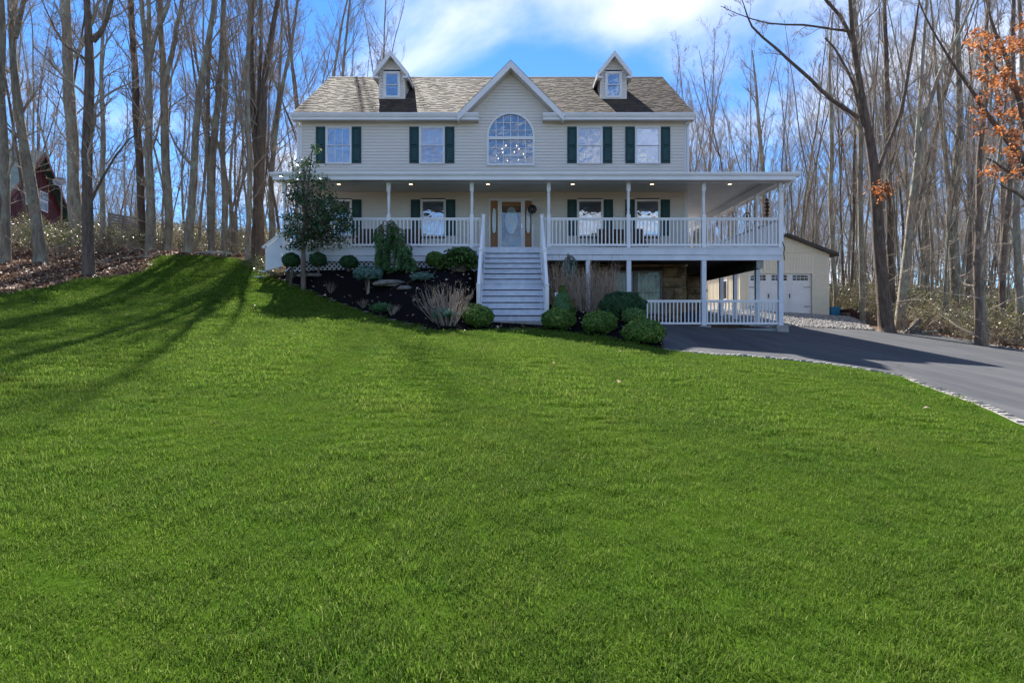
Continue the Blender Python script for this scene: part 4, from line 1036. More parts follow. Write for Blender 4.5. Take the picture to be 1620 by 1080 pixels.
# ---------------- lower level: stone wall, window, posts, railing
gz = -.16
MB().box(WX(800), HX1, DW + .06, DW + .2, -.4, 2.315).build('foundation_wall', M['mortar'], house)
lw0, lw1, lwz0, lwz1 = WX(968), WX(1047), WZ(497), WZ(428.5)
fw = house.children[-1] if False else [o for o in house.children if o.name.startswith('foundation_wall')][0]
rs = np.random.default_rng(21)
def stone_panel(x0, x1, z0, z1, y, parent, hole=None, rowh=(.28, .62), wid=(.4, 1.25)):
    z = z0
    while z < z1 - .05:
        hh = min(rs.uniform(*rowh), z1 - z); x = x0
        if z1 - z - hh < .1: hh = z1 - z
        while x < x1 - .03:
            w = min(rs.uniform(*wid), x1 - x)
            if x1 - x - w < .15: w = x1 - x
            a, b, c, d = x + .008, x + w - .008, z + .008, z + hh - .008
            ivs = [(a, b)]
            if hole and d > hole[2] and c < hole[3]:
                ivs = subtract(ivs, hole[0], hole[1])
            for (a, b) in ivs:
                if b - a < .04: continue
                j = lambda s=.014: rs.uniform(-s, s); yo = y - rs.uniform(.03, .075)
                m = MB(); n = 6
                vs = [(a + j(), y + .05, c + j()), (b + j(), y + .05, c + j()), (b + j(), y + .05, d + j()), (a + j(), y + .05, d + j())]
                e = min(.05, (b - a) * .2)
                vs += [(a, y - .01, c), (b, y - .01, c), (b, y - .01, d), (a, y - .01, d)]
                vs += [(a + e + j(), yo + j(), c + e * .6 + j()), (b - e + j(), yo + j(), c + e * .6 + j()), (b - e + j(), yo + j(), d - e * .6 + j()), (a + e + j(), yo + j(), d - e * .6 + j()), ((a + b) / 2 + j(.1), yo - .025, (c + d) / 2 + j(.05))]
                fs = []
                for q in (0, 4): fs += [(q + k, q + (k + 1) % 4, q + 4 + (k + 1) % 4, q + 4 + k) for k in range(4)]
                fs += [(8 + k, 8 + (k + 1) % 4, 12) for k in range(4)]
                m.add(vs, fs).build('stone', M['facestone'], parent)
            x += w
        z += hh
stone_panel(WX(855), HX1 + .02, -.2, 2.31, DW, fw, (lw0 - .02, lw1 + .02, lwz0 - .02, lwz1 + .02))
# the lower window: two sashes with cream sheers
lm = WX(1005)
for (a, b) in ((lw0, lm - .03), (lm + .03, lw1)):
    w = sash_window(house, a, b, lwz0, lwz1, DW, 'none', fw=.04, glass='glass_low', trim=simple('taupe_trim', (.20, .18, .16), (.26, .23, .20)))
    nx = 46; V = []; Fq = []
    for i in range(nx):
        x = a + .03 + (b - a - .06) * i / (nx - 1)
        for kz in range(8):
            zz_ = lwz0 + .03 + (lwz1 - lwz0 - .06) * kz / 7
            V.append((x, DW + .034 + .012 * math.sin(i * .9 + kz * .5) * (1 + .4 * math.sin(kz * 1.3 + i * .21)), zz_))
    for i in range(nx - 1):
        for kz in range(7): Fq.append((i * 8 + kz, (i + 1) * 8 + kz, (i + 1) * 8 + kz + 1, i * 8 + kz + 1))
    MB().add(V, Fq).build('sheer_curtain', M['sheer'], w, smooth=True)
MB().box(lm - .029, lm + .029, DW - .05, DW + .02, lwz0, lwz1).build('window_mullion', M['fence'], house)
# stone pier further back on the right
pier = thing('stone_pier', 'tan stone pier standing behind the lower porch posts at the house corner', 'pier', (7.7, 24.2, hz(7.7, 24)))
pb = MB().box(WX(1086, 24.2), WX(1118, 24.2), 24.2, 25.0, -.3, WZ(437, 24.2)).build('pier_core', M['mortar'], pier)
stone_panel(WX(1086, 24.2), WX(1118, 24.2), -.1, WZ(437, 24.2), 24.2, pb, None, (.22, .4), (.3, .6))
# lower square posts with concrete footings
def square_post(x, y, z0, z1, foot=True, w=.145):
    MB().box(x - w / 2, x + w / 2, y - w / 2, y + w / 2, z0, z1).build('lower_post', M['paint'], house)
    if foot: MB().box(x - .19, x + .19, y - .19, y + .19, z0 - .35, z0 - .002).build('footing', M['concrete'], house)
zpt = WZ(411.9, DP)
for px in (857.5, 930, 994.5, 1113, 1234.5):
    yy = DP + .07; x = WX(px, yy); zf = WZ(514.5, yy) if px > 940 else hz(x, yy) - .2
    square_post(x, yy, zf, zpt - .003, px > 1000)
for px, y in ((1198, 21.3), (1163, 23.4), (1141, 25.0)):
    x = WX(px, y); square_post(x, y, WZ(518, y), 1.86 if x < bx1 else z0, False, .15)
for p, q in ((994.5, 1113), (1113, 1234.5)):
    railing((WX(p, DP + .07), DP + .07, 0), (WX(q, DP + .07), DP + .07, 0), WZ(513, DP), WZ(474.3, DP), .126)
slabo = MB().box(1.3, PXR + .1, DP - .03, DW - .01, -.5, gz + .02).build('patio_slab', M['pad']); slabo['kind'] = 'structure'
# porch lights (recessed, lit)
for i, px in enumerate((536, 650, 772, 906, 1031.5, 1154.5)):
    x = WX(px, 20.35); f = MB(); f.lathe([(.10, CEZ - .012), (.085, CEZ - .02), (.075, CEZ - .004)], x, 20.35, 18); f = f.build('recessed_light', M['white'], house)
    m = MB(); m.lathe([(.058, CEZ - .019), (.06, CEZ - .008)], x, 20.35, 16); m.build('lens', M['bulb'], f)
# things on the porch
def chair(x, y, rz, label, mat, cush, w=.62):
    t = thing('porch_chair', label, 'chair', (x, y, DKZ), 'chairs on the front porch', rz)
    K = dict(world_off=False)
    MB().box(-w / 2, w / 2, -.3, .28, .30, .36).build('seat', mat, t, **K)
    MB().box(-w / 2 + .06, w / 2 - .06, -.28, .22, .361, .44).build('cushion', cush, t, **K)
    m = MB(); m.hexa([(-w / 2, .24, .36), (w / 2, .24, .36), (w / 2, .30, .36), (-w / 2, .30, .36), (-w / 2, .34, .95), (w / 2, .34, .95), (w / 2, .40, .95), (-w / 2, .40, .95)]); m.build('backrest', mat, t, **K)
    for s in (-1, 1):
        MB().box(s * w / 2 - .035, s * w / 2 + .035, -.3, .26, .56, .60).build('armrest', mat, t, **K)
        for yy in (-.28, .25): MB().box(s * w / 2 - .025, s * w / 2 + .025, yy - .025, yy + .025, 0, .56).build('leg', mat, t, **K)
chair(WX(575, 20.7), 20.7, 0, 'left of two dark wicker chairs behind the rail beside the weeping spruce', M['wicker'], M['plum'])
chair(WX(590, 20.7), 20.75, 0, 'second dark wicker chair, close against the weeping spruce', M['wicker'], M['plum'])
chair(WX(650, 20.7), 20.7, 0, 'dark wicker chair under the left shutter of the window left of the door', M['wicker'], M['plum'])
chair(WX(960, 20.7), 20.7, 0, 'brown wicker chair under the right shutter of the window right of the door', M['wicker'], M['plum'])
chair(WX(979, 20.8), 20.8, 0, 'wicker chair with olive cushion left of the middle post', M['wicker'], M['olive'], .7)
chair(WX(1008, 20.7), 20.7, 0, 'brown wicker chair right of the middle post', M['wicker'], M['plum'])
# wreath-like black disc beside the door
wr = thing('hanging_bell', 'round black bell hanging on a bracket at the right of the front door', 'bell', (WX(842, 21.2), 21.2, WZ(331, 21.2)))
K = dict(world_off=False)
mb = MB(); n = 20
for k in range(n):
    pass
m = MB(); rim = [(0.17 * math.cos(2 * math.pi * k / n), 0, .17 * math.sin(2 * math.pi * k / n)) for k in range(n)]
m.add([(x, -.02, z) for x, _, z in rim] + [(x, .03, z) for x, _, z in rim] + [(x * .35, -.05, z * .35) for x, _, z in rim], [(k, (k + 1) % n, n + (k + 1) % n, n + k) for k in range(n)] + [(2 * n + k, 2 * n + (k + 1) % n, (k + 1) % n, k) for k in range(n)] + [tuple(2 * n + k for k in range(n)), tuple(n + k for k in range(n - 1, -1, -1))])
m.build('disc', M['black'], wr, **K); m = MB(); m.lathe([(.02, -.02), (.03, 0), (.02, .02)], 0, -.06, 8); m.build('centre_stud', M['metal'], wr, **K)
MB().tube([(0, 0, .17), (0, 0, .36), (0, .25, .40)], .012, 5).build('bracket', M['black'], wr, **K)
MB().tube([(0.02, -.0, -.17), (0.02, 0, -.55)], .006, 4).build('cord', M['black'], wr, **K)
# ornaments hanging from the side beam
XB = PXR - .07; zb_ = WZ(288.5, DP) - .02
def hang_ring(y, r_, label):
    t = thing('ring_ornament', label, 'ornament', (XB, y, zb_ - .62)); m = MB(); n = 20
    m.tube([(r_ * math.cos(2 * math.pi * k / n), 0, r_ * math.sin(2 * math.pi * k / n)) for k in range(n + 1)], .022, 6); m.build('ring', M['black'], t, **K)
    MB().tube([(0, 0, r_), (0, 0, .62)], .006, 4).build('cord', M['black'], t, **K)
    for dx in (-.06, 0, .06): MB().tube([(dx, 0, -r_), (dx, 0, -r_ - .5)], .014, 6).build('chime', M['black'], t, **K)
    m = MB(); m.lathe([(.01, -.04), (.05, 0), (.01, .04)], 0, 0, 8); m.build('centre', M['rust'], t, **K)
yq = XB * F / (1182 - 810); hang_ring(yq, .12, 'round dark ring ornament with chimes hanging on the right side of the porch')
yq = XB * F / (1213 - 810); t = thing('wind_spinner', 'dark red twisted spinner hanging near the right porch corner', 'wind spinner', (XB, yq, zb_ - .1))
m = MB(); vs = []; 
for k in range(40):
    a = k * .5; z = -.15 - k * .021; ww = .07 * math.sin(math.pi * (k + 1) / 41) + .02; vs += [(ww * math.cos(a), ww * math.sin(a), z), (-ww * math.cos(a), -ww * math.sin(a), z)]
m.add(vs, [(2 * k, 2 * k + 1, 2 * k + 3, 2 * k + 2) for k in range(39)]); m.build('spiral', M['rust'], t, **K)
MB().tube([(0, 0, .1), (0, 0, -.95)], .006, 4).build('cord', M['black'], t, **K)
# downspout at the right corner
spout([(ox - .12, EYP + .02, zt_ - .14), (PXR + .06, DP + .06, 4.45), (PXR + .06, DP + .06, DKZ + .05)], .07)
MB().tube([(PXR + .05, DP + .03, DKZ + .2), (PXR + .11, DP, DKZ), (PXR + .06, DP - .05, DKZ - .2), (PXR + .10, DP - .02, DKZ - .42)], .018, 6).build('cable', M['black'], house)
# barrels / planter under the porch
pt = thing('storage_bin', 'dark blue storage bin in the shade behind the lower railing', 'bin', (WX(1092, 20.6), 20.6, gz + .02))
m = MB(); m.hexa([(-.22, -.2, 0), (.22, -.2, 0), (.22, .2, 0), (-.22, .2, 0), (-.27, -.25, .52), (.27, -.25, .52), (.27, .25, .52), (-.27, .25, .52)]); m.build('tub', simple('navy_plastic', (.01, .02, .06), (.015, .03, .08), rough=.5), pt, **K)
MB().box(-.29, .29, -.27, .27, .521, .57).build('lid', M['black'], pt, **K)

# ------------------------------------------------------------------ garage
GD = 29.5
def gX(px): return WX(px, GD)
def gZ(py): return WZ(py, GD)
gar = thing('garage', 'cream ribbed detached garage with white carriage door and dark roof', 'garage', (gX(1241), GD, gZ(497)))
g0, g1 = gX(1171), gX(1312); gb = gZ(497.5) - .15; ge = gZ(401); gp = gZ(374.5); gc = (g0 + g1) / 2
dx0, dx1, dzt = gX(1184), gX(1284.5), gZ(432.5)
m = MB()
def ribwall(m, x0, x1, z0f, z1f, y, pitch=.155):
    x = x0
    while x < x1 - .01:
        xe = min(x + pitch, x1); xr = min(x + .035, xe)
        m.add([(x, y - .018, z0f(x)), (xr, y - .018, z0f(x)), (xr, y - .018, z1f(xr)), (x, y - .018, z1f(x)), (xr + .006, y, z0f(x)), (xr + .006, y, z1f(xr)), (xe, y, z0f(x)), (xe, y, z1f(xe)), (x, y, z0f(x)), (x, y, z1f(x))],
              [(0, 1, 2, 3), (1, 4, 5, 2), (4, 6, 7, 5), (8, 0, 3, 9)]); x = xe
top = lambda x: ge + (gp - ge) * (1 - abs(x - gc) / ((g1 - g0) / 2))
belt = gZ(398.5)
ribwall(m, g0, dx0, lambda x: gb, lambda x: belt, GD); ribwall(m, dx1, g1, lambda x: gb, lambda x: belt, GD); ribwall(m, dx0, dx1, lambda x: dzt, lambda x: belt, GD)
ribwall(m, g0, g1, lambda x: belt, top, GD - .01)
m.build('front_wall', M['garage'], gar)
MB().box(g0, g1, GD - .045, GD - .02, belt - .04, belt).build('belt_trim', M['garage'], gar)
m = MB()
yy = GD + .002
while yy < GD + 9: m.box(g0 - .02, g0 + .0, yy, yy + .035, gb, ge); yy += .23
m.box(g0, g0 + .1, GD + .005, GD + 9, gb, ge + .05); m.box(g1 - .1, g1, GD + .005, GD + 9, gb, ge + .05); m.box(g0, g1, GD + 9, GD + 9.1, gb, ge)
m.build('side_wall', M['garage'], gar)
for s in (-1, 1):
    hw = (g1 - g0) / 2 + .32; sl_ = (gp - ge) / ((g1 - g0) / 2); ze = gp + .1 - hw * sl_
    m = MB(); m.prism_y([(gc, gp + .16), (gc, gp + .02), (gc + s * hw, ze - .14 + .0), (gc + s * hw, ze + .02)], GD - .3, GD + 9.2); m.build('garage_roof', M['brownmetal'], gar)
for a, b, c, d in ((dx0 - .09, dx0, gb, dzt + .09), (dx1, dx1 + .09, gb, dzt + .09), (dx0, dx1, dzt, dzt + .09)): MB().box(a, b, GD - .035, GD + .12, c, d).build('door_trim', M['garage'], gar)
gd = MB().box(dx0 + .003, dx1 - .003, GD + .10, GD + .14, gb, dzt - .003).build('garage_door', M['garagedoor'], gar)
pw = (dx1 - dx0) / 3; ph = (dzt - gb - .15) / 4; z_b = gb + .15
for j in range(4):
    MB().box(dx0 + .01, dx1 - .01, GD + .082, GD + .10, z_b + j * ph + .008, z_b + (j + 1) * ph - .008).build('door_panel', M['garagedoor'], gd)
for i in range(3):
    x0 = dx0 + i * pw
    for a, b, c, d in ((x0 + .05, x0 + .11, z_b + .06, dzt - .08), (x0 + pw - .11, x0 + pw - .05, z_b + .06, dzt - .08), (x0 + .11, x0 + pw - .11, z_b + .06, z_b + .13), (x0 + .11, x0 + pw - .11, z_b + 3 * ph - .08, z_b + 3 * ph - .01)):
        MB().box(a, b, GD + .070, GD + .0815, c, d).build('door_batten', M['garagedoor'], gd)
    for k in range(4):
        for r_ in range(2):
            a = x0 + .14 + k * (pw - .28) / 4; b = a + (pw - .28) / 4 - .025; zl_ = dzt - .36 + r_ * .15
            tp = .125 - (.05 if (r_ == 1 and ((i == 0 and k == 0) or (i == 2 and k == 3))) else 0)
            dz = .03 if (r_ == 1 and i == 0 and k == 0) else 0; dz2 = .03 if (r_ == 1 and i == 2 and k == 3) else 0
            MB().prism_y([(a, zl_), (b, zl_), (b, zl_ + .125 - dz2 * 1.6), (a, zl_ + .125 - dz * 1.6)], GD + .076, GD + .0815).build('door_pane', M['glass_dark'], gd)
for x, s in ((dx0 + .06, 1), (dx1 - .06, -1)):
    for zz_ in (z_b + 1.42, z_b + .42): MB().box(min(x, x + s * .32), max(x, x + s * .32), GD + .058, GD + .069, zz_ - .015, zz_ + .015).build('strap_hinge', M['black'], gd)
for x in (dx0 + pw - .05, dx0 + 2 * pw + .05 - .1): MB().box(x + .0, x + .035, GD + .03, GD + .069, z_b + .85, z_b + 1.08).build('pull_handle', M['black'], gd)
MB().box(dx0 + .02, dx0 + .3, GD + .06, GD + .069, z_b + .40, z_b + .42).build('lock_bar', M['black'], gd)
# garage side openings
for ya, yb_ in ((31.2, 32.1), (34.4, 35.3)):
    MB().box(g0 - .05, g0 - .0205, ya, yb_, gb + 1.0, gb + 2.1).build('side_window', M['white'], gar)
    MB().box(g0 - .056, g0 - .0505, ya + .07, yb_ - .07, gb + 1.07, gb + 2.03).build('side_pane', M['glass_dark'], gar)
# blue tarp bin and rusty barrow at the garage corner
bc = thing('blue_crate', 'blue plastic crate against the right corner of the garage', 'crate', (16.9, 29.9, hz(16.9, 29.9)))
m = MB(); m.hexa([(-.22, -.2, 0), (.2, -.2, 0), (.2, .2, 0), (-.22, .2, 0), (-.25, -.22, .42), (.25, -.22, .42), (.25, .22, .36), (-.25, .22, .42)]); m.build('tub', M['blue'], bc, **K); MB().box(-.26, .26, -.235, -.22, .36, .44).build('rim', M['blue'], bc, **K)
bw = thing('log_pile', 'low pile of reddish cut logs lying right of the garage', 'logs', (17.75, 29.7, hz(17.7, 29.7)))
for i, (dx, dz) in enumerate(((-.45, .1), (-.2, .1), (.05, .1), (.3, .1), (.55, .1), (-.3, .29), (-.05, .29), (.2, .29), (.42, .28))):
    l = MB(); l.tube([(dx, -.5, dz), (dx + random.uniform(-.08, .08), .6, dz)], [.11, .10], 9); l.build('log', M['rust'] if i % 2 else M['bark_dark'], bw, **K)

# ------------------------------------------------------------------ neighbour's house on the left
ND = 36.0
nx, nz = WX(57, ND), WZ(240, ND); nb = thing('neighbour_house', 'dark red gabled house with green roof behind the trees on the left', 'house', (nx, ND, WZ(395, ND)), None, R(108))
zb0 = -.8; zpk = nz - WZ(395, ND); W2 = 3.9; ze_ = 2.9; LN = 9
# local frame: gable face in plane x=0.. facing -Y local rotated by 58 degrees
m = MB(); m.prism_y([(-W2, zb0), (W2, zb0), (W2, ze_), (0, zpk - .15), (-W2, ze_)], 0.02, LN); m.build('wall', M['red'], nb, **K)
k = -W2
while k < W2:
    zt2 = ze_ + (zpk - .2 - ze_) * (1 - abs(k + .1) / W2); MB().box(k + .01, k + .21, -.02 - random.uniform(0, .01), .018, zb0, zt2 - .05).build('wall_board', M['red'], nb, **K); k += .225
for s in (-1, 1):
    sl2 = (zpk - ze_) / W2; hw = W2 + .35
    m = MB(); m.prism_y([(0, zpk + .05), (0, zpk - .12), (s * hw, zpk - .12 - hw * sl2), (s * hw, zpk + .05 - hw * sl2)], -.45, LN + .3); m.build('roof', M['teal'], nb, **K)
    m = MB(); m.prism_y([(0, zpk + .02), (0, zpk - .26), (s * hw, zpk - .26 - hw * sl2), (s * hw, zpk + .02 - hw * sl2)], -.50, -.455); m.build('rake_board', M['red'], nb, **K)
def nwin(x, z, w, hh):
    f = MB(); f.box(x - w / 2, x + w / 2, -.07, -.03, z, z + hh); f = f.build('window', M['white'], nb, **K)
    for q in (0, 1): MB().box(x - w / 2 + .08, x + w / 2 - .08, -.085, -.071, z + .08 + q * (hh / 2), z + hh / 2 - .03 + q * (hh / 2 - .03)).build('pane', M['glass_dark'], f, **K)
nwin(.9, 2.6, 1.1, 1.25); nwin(1.6, .1, 1.5, .8); nwin(-1.2, 2.6, 1.0, 1.2)
m = MB(); m.box(2.6, 2.72, -.25, -.03, 1.5, 1.9); m.build('wall_lamp', M['white'], nb, **K)
# satellite dish on a pole
dd = P(93, 287, 33.5); sdh = thing('satellite_dish', 'round grey satellite dish on a pole right of the red house', 'satellite dish', (dd.x, dd.y, hz(dd.x, dd.y)))
zc0 = dd.z - sdh.location.z; m = MB(); n = 20; vs = [(0, .16, zc0)]
for rr_, yy in ((.2, .13), (.36, .02)):
    for k in range(n):
        a = 2 * math.pi * k / n; vs.append((rr_ * 1.05 * math.cos(a), yy, zc0 + rr_ * .72 * math.sin(a)))
fs = [(0, 1 + k, 1 + (k + 1) % n) for k in range(n)] + [(1 + k, 1 + n + k, 1 + n + (k + 1) % n, 1 + (k + 1) % n) for k in range(n)]
m.add(vs, fs).build('dish', M['dish'], sdh, **K); MB().tube([(0, .2, 0), (0, .2, zc0)], .035, 8).build('pole', M['fence'], sdh, **K); MB().tube([(0, .1, zc0 - .2), (.1, -.35, zc0 - .1)], .015, 5).build('feed_arm', M['black'], sdh, **K)
# grey board fence
fd = 31.0; f0_ = P(170, 380, fd); fen = thing('board_fence', 'weathered grey board fence running between trunks left of the lawn top', 'fence', (f0_.x, fd, hz(f0_.x, fd)))
x1_ = WX(214, fd + 2.5); 
for k in range(9):
    zt0 = WZ(336 + k * 4.6, fd); zt1 = WZ(344 + k * 4.0, fd + 2.5)
    MB().hexa([(f0_.x, fd, zt0 - .14), (x1_, fd + 2.5, zt1 - .14), (x1_, fd + 2.53, zt1 - .14), (f0_.x, fd + .03, zt0 - .14), (f0_.x, fd, zt0), (x1_, fd + 2.5, zt1), (x1_, fd + 2.53, zt1), (f0_.x, fd + .03, zt0)]).build('board', M['fence'], fen)
for t in (0.02, .5, .98):
    x = f0_.x + (x1_ - f0_.x) * t; y = fd + 2.5 * t + .1; MB().box(x - .05, x + .05, y, y + .1, hz(x, y) - .2, WZ(336 + 8 * t, y) - .02).build('post', M['fence'], fen)
# small white yard sign among the shrubs
sg = P(881, 467, 15.9); yz = hz(sg.x, sg.y); ys_ = thing('yard_sign', 'small white shield-shaped yard sign right of the front steps', 'sign', (sg.x, sg.y, yz))
MB().box(-.008, .008, -.006, .006, -.05, sg.z - yz).build('stake', M['metal'], ys_, **K)
m = MB(); zz_ = sg.z - yz; m.prism_y([(-.06, .07), (-.05, 0), (0, -.07), (.05, 0), (.06, .07)][::-1], -.012, -.007); o = m.build('plate', M['white'], ys_, **K); o.location.z = zz_
m = MB(); m.prism_y([(-.028, .045), (-.024, .005), (0, -.03), (.024, .005), (.028, .045)][::-1], -.0145, -.0125); o2 = m.build('emblem', simple('blue_print', (.05, .09, .25)), o); o2.location = (0, 0, 0)

# ------------------------------------------------------------------ trees
class Tube:
    """collects many tubes into one mesh"""
    def __init__(s): s.V = []; s.Q = []; s.n = 0
    def add(s, pts, rad, k):
        pts = np.asarray(pts, float); m = len(pts); rad = np.asarray(rad, float)
        d = np.empty_like(pts); d[1:-1] = pts[2:] - pts[:-2]; d[0] = pts[1] - pts[0]; d[-1] = pts[-1] - pts[-2]
        d /= np.linalg.norm(d, axis=1, keepdims=True) + 1e-9
        ref = np.array([0, 1., 0]) if abs(d[0][1]) < .7 else np.array([1., 0, 0])
        a = np.cross(d, ref); a /= np.linalg.norm(a, axis=1, keepdims=True) + 1e-9; b = np.cross(d, a)
        t = np.arange(k) * 2 * np.pi / k
        V = pts[:, None, :] + rad[:, None, None] * (a[:, None, :] * np.cos(t)[None, :, None] + b[:, None, :] * np.sin(t)[None, :, None])
        s.V.append(V.reshape(-1, 3)); i = np.arange(m - 1)[:, None] * k + s.n; j = np.arange(k)[None, :]
        j2 = (j + 1) % k
        s.Q.append(np.stack([i + j, i + j2, i + k + j2, i + k + j], 2).reshape(-1, 4)); s.n += m * k
    def mesh(s, name, mat): return np_mesh(name, np.concatenate(s.V), np.concatenate(s.Q), mat, smooth=True)
def unit(v): return v / (np.linalg.norm(v) + 1e-9)
def side_dir(d, ang, r, up=.25):
    t = r.normal(size=3); t -= t.dot(d) * d; t = unit(t)
    v = d * math.cos(ang) + t * math.sin(ang); v[2] += up; return unit(v)
def branch(T, p, d, L, r0, lvl, maxl, r, P_, tips=None):
    n = P_['seg'][lvl]; pts = [p]; st = L / n; dd = d.copy()
    for i in range(n):
        dd = unit(dd + r.normal(0, P_['wob'], 3) + np.array([0, 0, P_['trop']])); pts.append(pts[-1] + dd * st)
    rad = np.linspace(r0, r0 * (.42 if lvl < maxl else .25), n + 1)
    T.add(pts, rad, P_['sides'][lvl])
    if tips is not None and lvl >= maxl - 1: tips.extend(pts[1:])
    if lvl < maxl:
        m = P_['kids'][lvl]; m = max(1, int(m * r.uniform(.75, 1.25)))
        for k in range(m):
            t = r.uniform(.22, 1.0); f = t * n; i = min(int(f), n - 1); q = pts[i] + (pts[i + 1] - pts[i]) * (f - i)
            dr = unit(pts[i + 1] - pts[i]); rr_ = r0 * (1 - .58 * t) * r.uniform(.4, .65)
            branch(T, q, side_dir(dr, r.uniform(.45, .95), r), L * (1 - .45 * t) * r.uniform(.38, .62), max(rr_, P_['rmin']), lvl + 1, maxl, r, P_, tips)
PF = dict(seg=[5, 4, 3, 2], sides=[6, 4, 3, 3], kids=[9, 9, 3], wob=.16, trop=.05, rmin=.0045)
def stem_points(H, lean, r, n=14, wob=.055):
    pts = [np.array([0, 0, -.3])]; d = unit(np.array([lean[0], lean[1], 1.0])); st = (H + .3) / n
    for i in range(n):
        d = unit(d + r.normal(0, wob, 3) * np.array([1, 1, .2]) + np.array([0, 0, .03])); pts.append(pts[-1] + d * st)
    return np.array(pts)
def stem_branches(T, pts, rad, r, t0, count, lenf, P_, maxl=2, tips=None):
    n = len(pts) - 1; tot = np.linalg.norm(np.diff(pts, axis=0), axis=1).sum()
    for k in range(count):
        t = t0 + (1 - t0) * ((k + r.uniform(0, 1)) / count); f = t * n; i = min(int(f), n - 1); q = pts[i] + (pts[i + 1] - pts[i]) * (f - i)
        dr = unit(pts[i + 1] - pts[i]); L = tot * lenf * (1.15 - .7 * t) * r.uniform(.6, 1.2); rr_ = min(rad[i] * .42, .055) * r.uniform(.5, .9)
        branch(T, q, side_dir(dr, r.uniform(.5, .95), r, .3), L, rr_, 0, maxl, r, P_, tips)
def flare(rad, H, n):
    z = np.linspace(0, 1, len(rad)); return rad * (1 + .55 * np.exp(-z * H / .45))
def forest_template(seed, H, r0, fork=None, mat=None, low=0.3, cnt=22, lean=None):
    r = np.random.default_rng(seed); T = Tube(); C = Tube()
    lean = r.normal(0, .045, 2) if lean is None else lean
    pts = stem_points(H, lean, r); rad = np.linspace(r0, r0 * .18, len(pts)); rad[0] = r0 * 1.5; rad[1] = max(rad[1], r0 * .95)
    T.add(pts, rad, 9)
    if fork:
        i = int(fork * 14); d = unit(pts[i + 1] - pts[i]); d2 = side_dir(d, .38, r, .1); L = H * (1 - fork) * .95; p2 = [pts[i]]
        for k in range(8): d2 = unit(d2 + r.normal(0, .05, 3) + np.array([0, 0, .08])); p2.append(p2[-1] + d2 * L / 8)
        p2 = np.array(p2); r2 = np.linspace(rad[i] * .78, r0 * .12, 9); T.add(p2, r2, 8); stem_branches(C, p2, r2, r, .15, 9, .28, PF)
    stem_branches(C, pts, rad, r, low, cnt, .2, PF)
    if r.uniform() < .9:   # dead low twigs
        for k in range(9):
            t = r.uniform(.10, .35); i = int(t * 14); branch(C, pts[i] + (pts[i + 1] - pts[i]) * r.uniform(), side_dir(np.array([0, 0, 1.]), 1.3, r, 0), r.uniform(.7, 1.8), .014, 1, 2, r, dict(PF, trop=.0))
    return T.mesh('trunk', mat or M['bark']), C.mesh('crown', M['twig'])
def place_tree(tm, x, y, s, rz, label, name='bare_tree', group=None, sz=None):
    t = bpy.data.objects.new(name, None); COL.objects.link(t); t.location = (x, y, hz(x, y)); t.rotation_euler = (random.gauss(0, .05), random.gauss(0, .05), rz); t.scale = (s * .85, s * .85, sz or s * 1.08)
    tag(t, label, 'tree', group)
    for nm, me in zip(('trunk', 'crown'), tm):
        o = bpy.data.objects.new(nm, me); COL.objects.link(o); o.parent = t
    return t
TM = [forest_template(100 + i, 19 + (i % 4) * 1.5, .095 + .018 * (i % 4), fork=(None, .45, None, .6, .35)[i % 5], mat=M['bark'] if i % 3 else M['bark_dark'], low=.28 + .06 * (i % 3)) for i in range(12)]
TS = [forest_template(200 + i, 12 + i, .055 + .012 * i, mat=M['bark'], low=.22, cnt=13) for i in range(4)]   # slender young trees

# --- trunks that can be picked out one by one in the photograph
def traced_tree(label, stems, D, seed, mat=M['bark'], name='bare_tree', br=14, lenf=.16, t0=.28, maxl=2, base=None, low=9, tw=M['twig'], PP=PF, tips=None, group=None, extra_depth=0):
    """stems: lists of (px, py, width_px, [depth offset]); the first point of the first stem stands on the ground at distance D"""
    r = np.random.default_rng(seed); b = stems[0][0]; X = WX(b[0], D); root_ = np.array([X, D, hz(X, D)])
    t = thing(name, label, 'tree', tuple(root_), group); T = Tube(); C = Tube()
    for si, st in enumerate(stems):
        q = [np.array(P(s[0], s[1], D + (s[3] if len(s) > 3 else 0))) - root_ for s in st]; w = [s[2] * D / F / 2 * .86 for s in st]
        if si == 0:
            q[0][2] = -.15; q.insert(1, q[0] + (q[1] - q[0]) * .06 + np.array([0, 0, .1])); w.insert(1, w[0] * .98); w[0] *= 1.3
        # resample with a gentle wobble
        pts = []; rad = []
        for i in range(len(q) - 1):
            m = max(2, int(np.linalg.norm(q[i + 1] - q[i]) / .8))
            for k in range(m):
                f = k / m; pts.append(q[i] * (1 - f) + q[i + 1] * f + r.normal(0, .045, 3) * (1 if k else 0)); rad.append(w[i] * (1 - f) + w[i + 1] * f)
        pts.append(q[-1]); rad.append(w[-1]); pts = np.array(pts); rad = np.array(rad) * (1 + r.normal(0, .055, len(rad)))
        if len(pts) > 4: pts[1:-1] = pts[1:-1] * .5 + (pts[:-2] + pts[2:]) * .25
        T.add(pts, rad, 10)
        tt = t0 if si == 0 else .12
        stem_branches(C, pts, rad, r, tt, br if si == 0 else max(5, br * 2 // 3), lenf if si == 0 else lenf * 1.3, PP, maxl, tips)
        if si == 0:
            for k in range(low):
                i = int(r.uniform(.1, .4) * (len(pts) - 1)); branch(C, pts[i], side_dir(np.array([0, 0, 1.]), 1.25, r, 0), r.uniform(.6, 2.0), .013, 1, 2, r, dict(PF, trop=.0))
    link('trunk', T.mesh('trunk', mat), t, world_off=False); link('crown', C.mesh('crown', tw), t, world_off=False)
    return t
BK, BD = M['bark'], M['bark_dark']
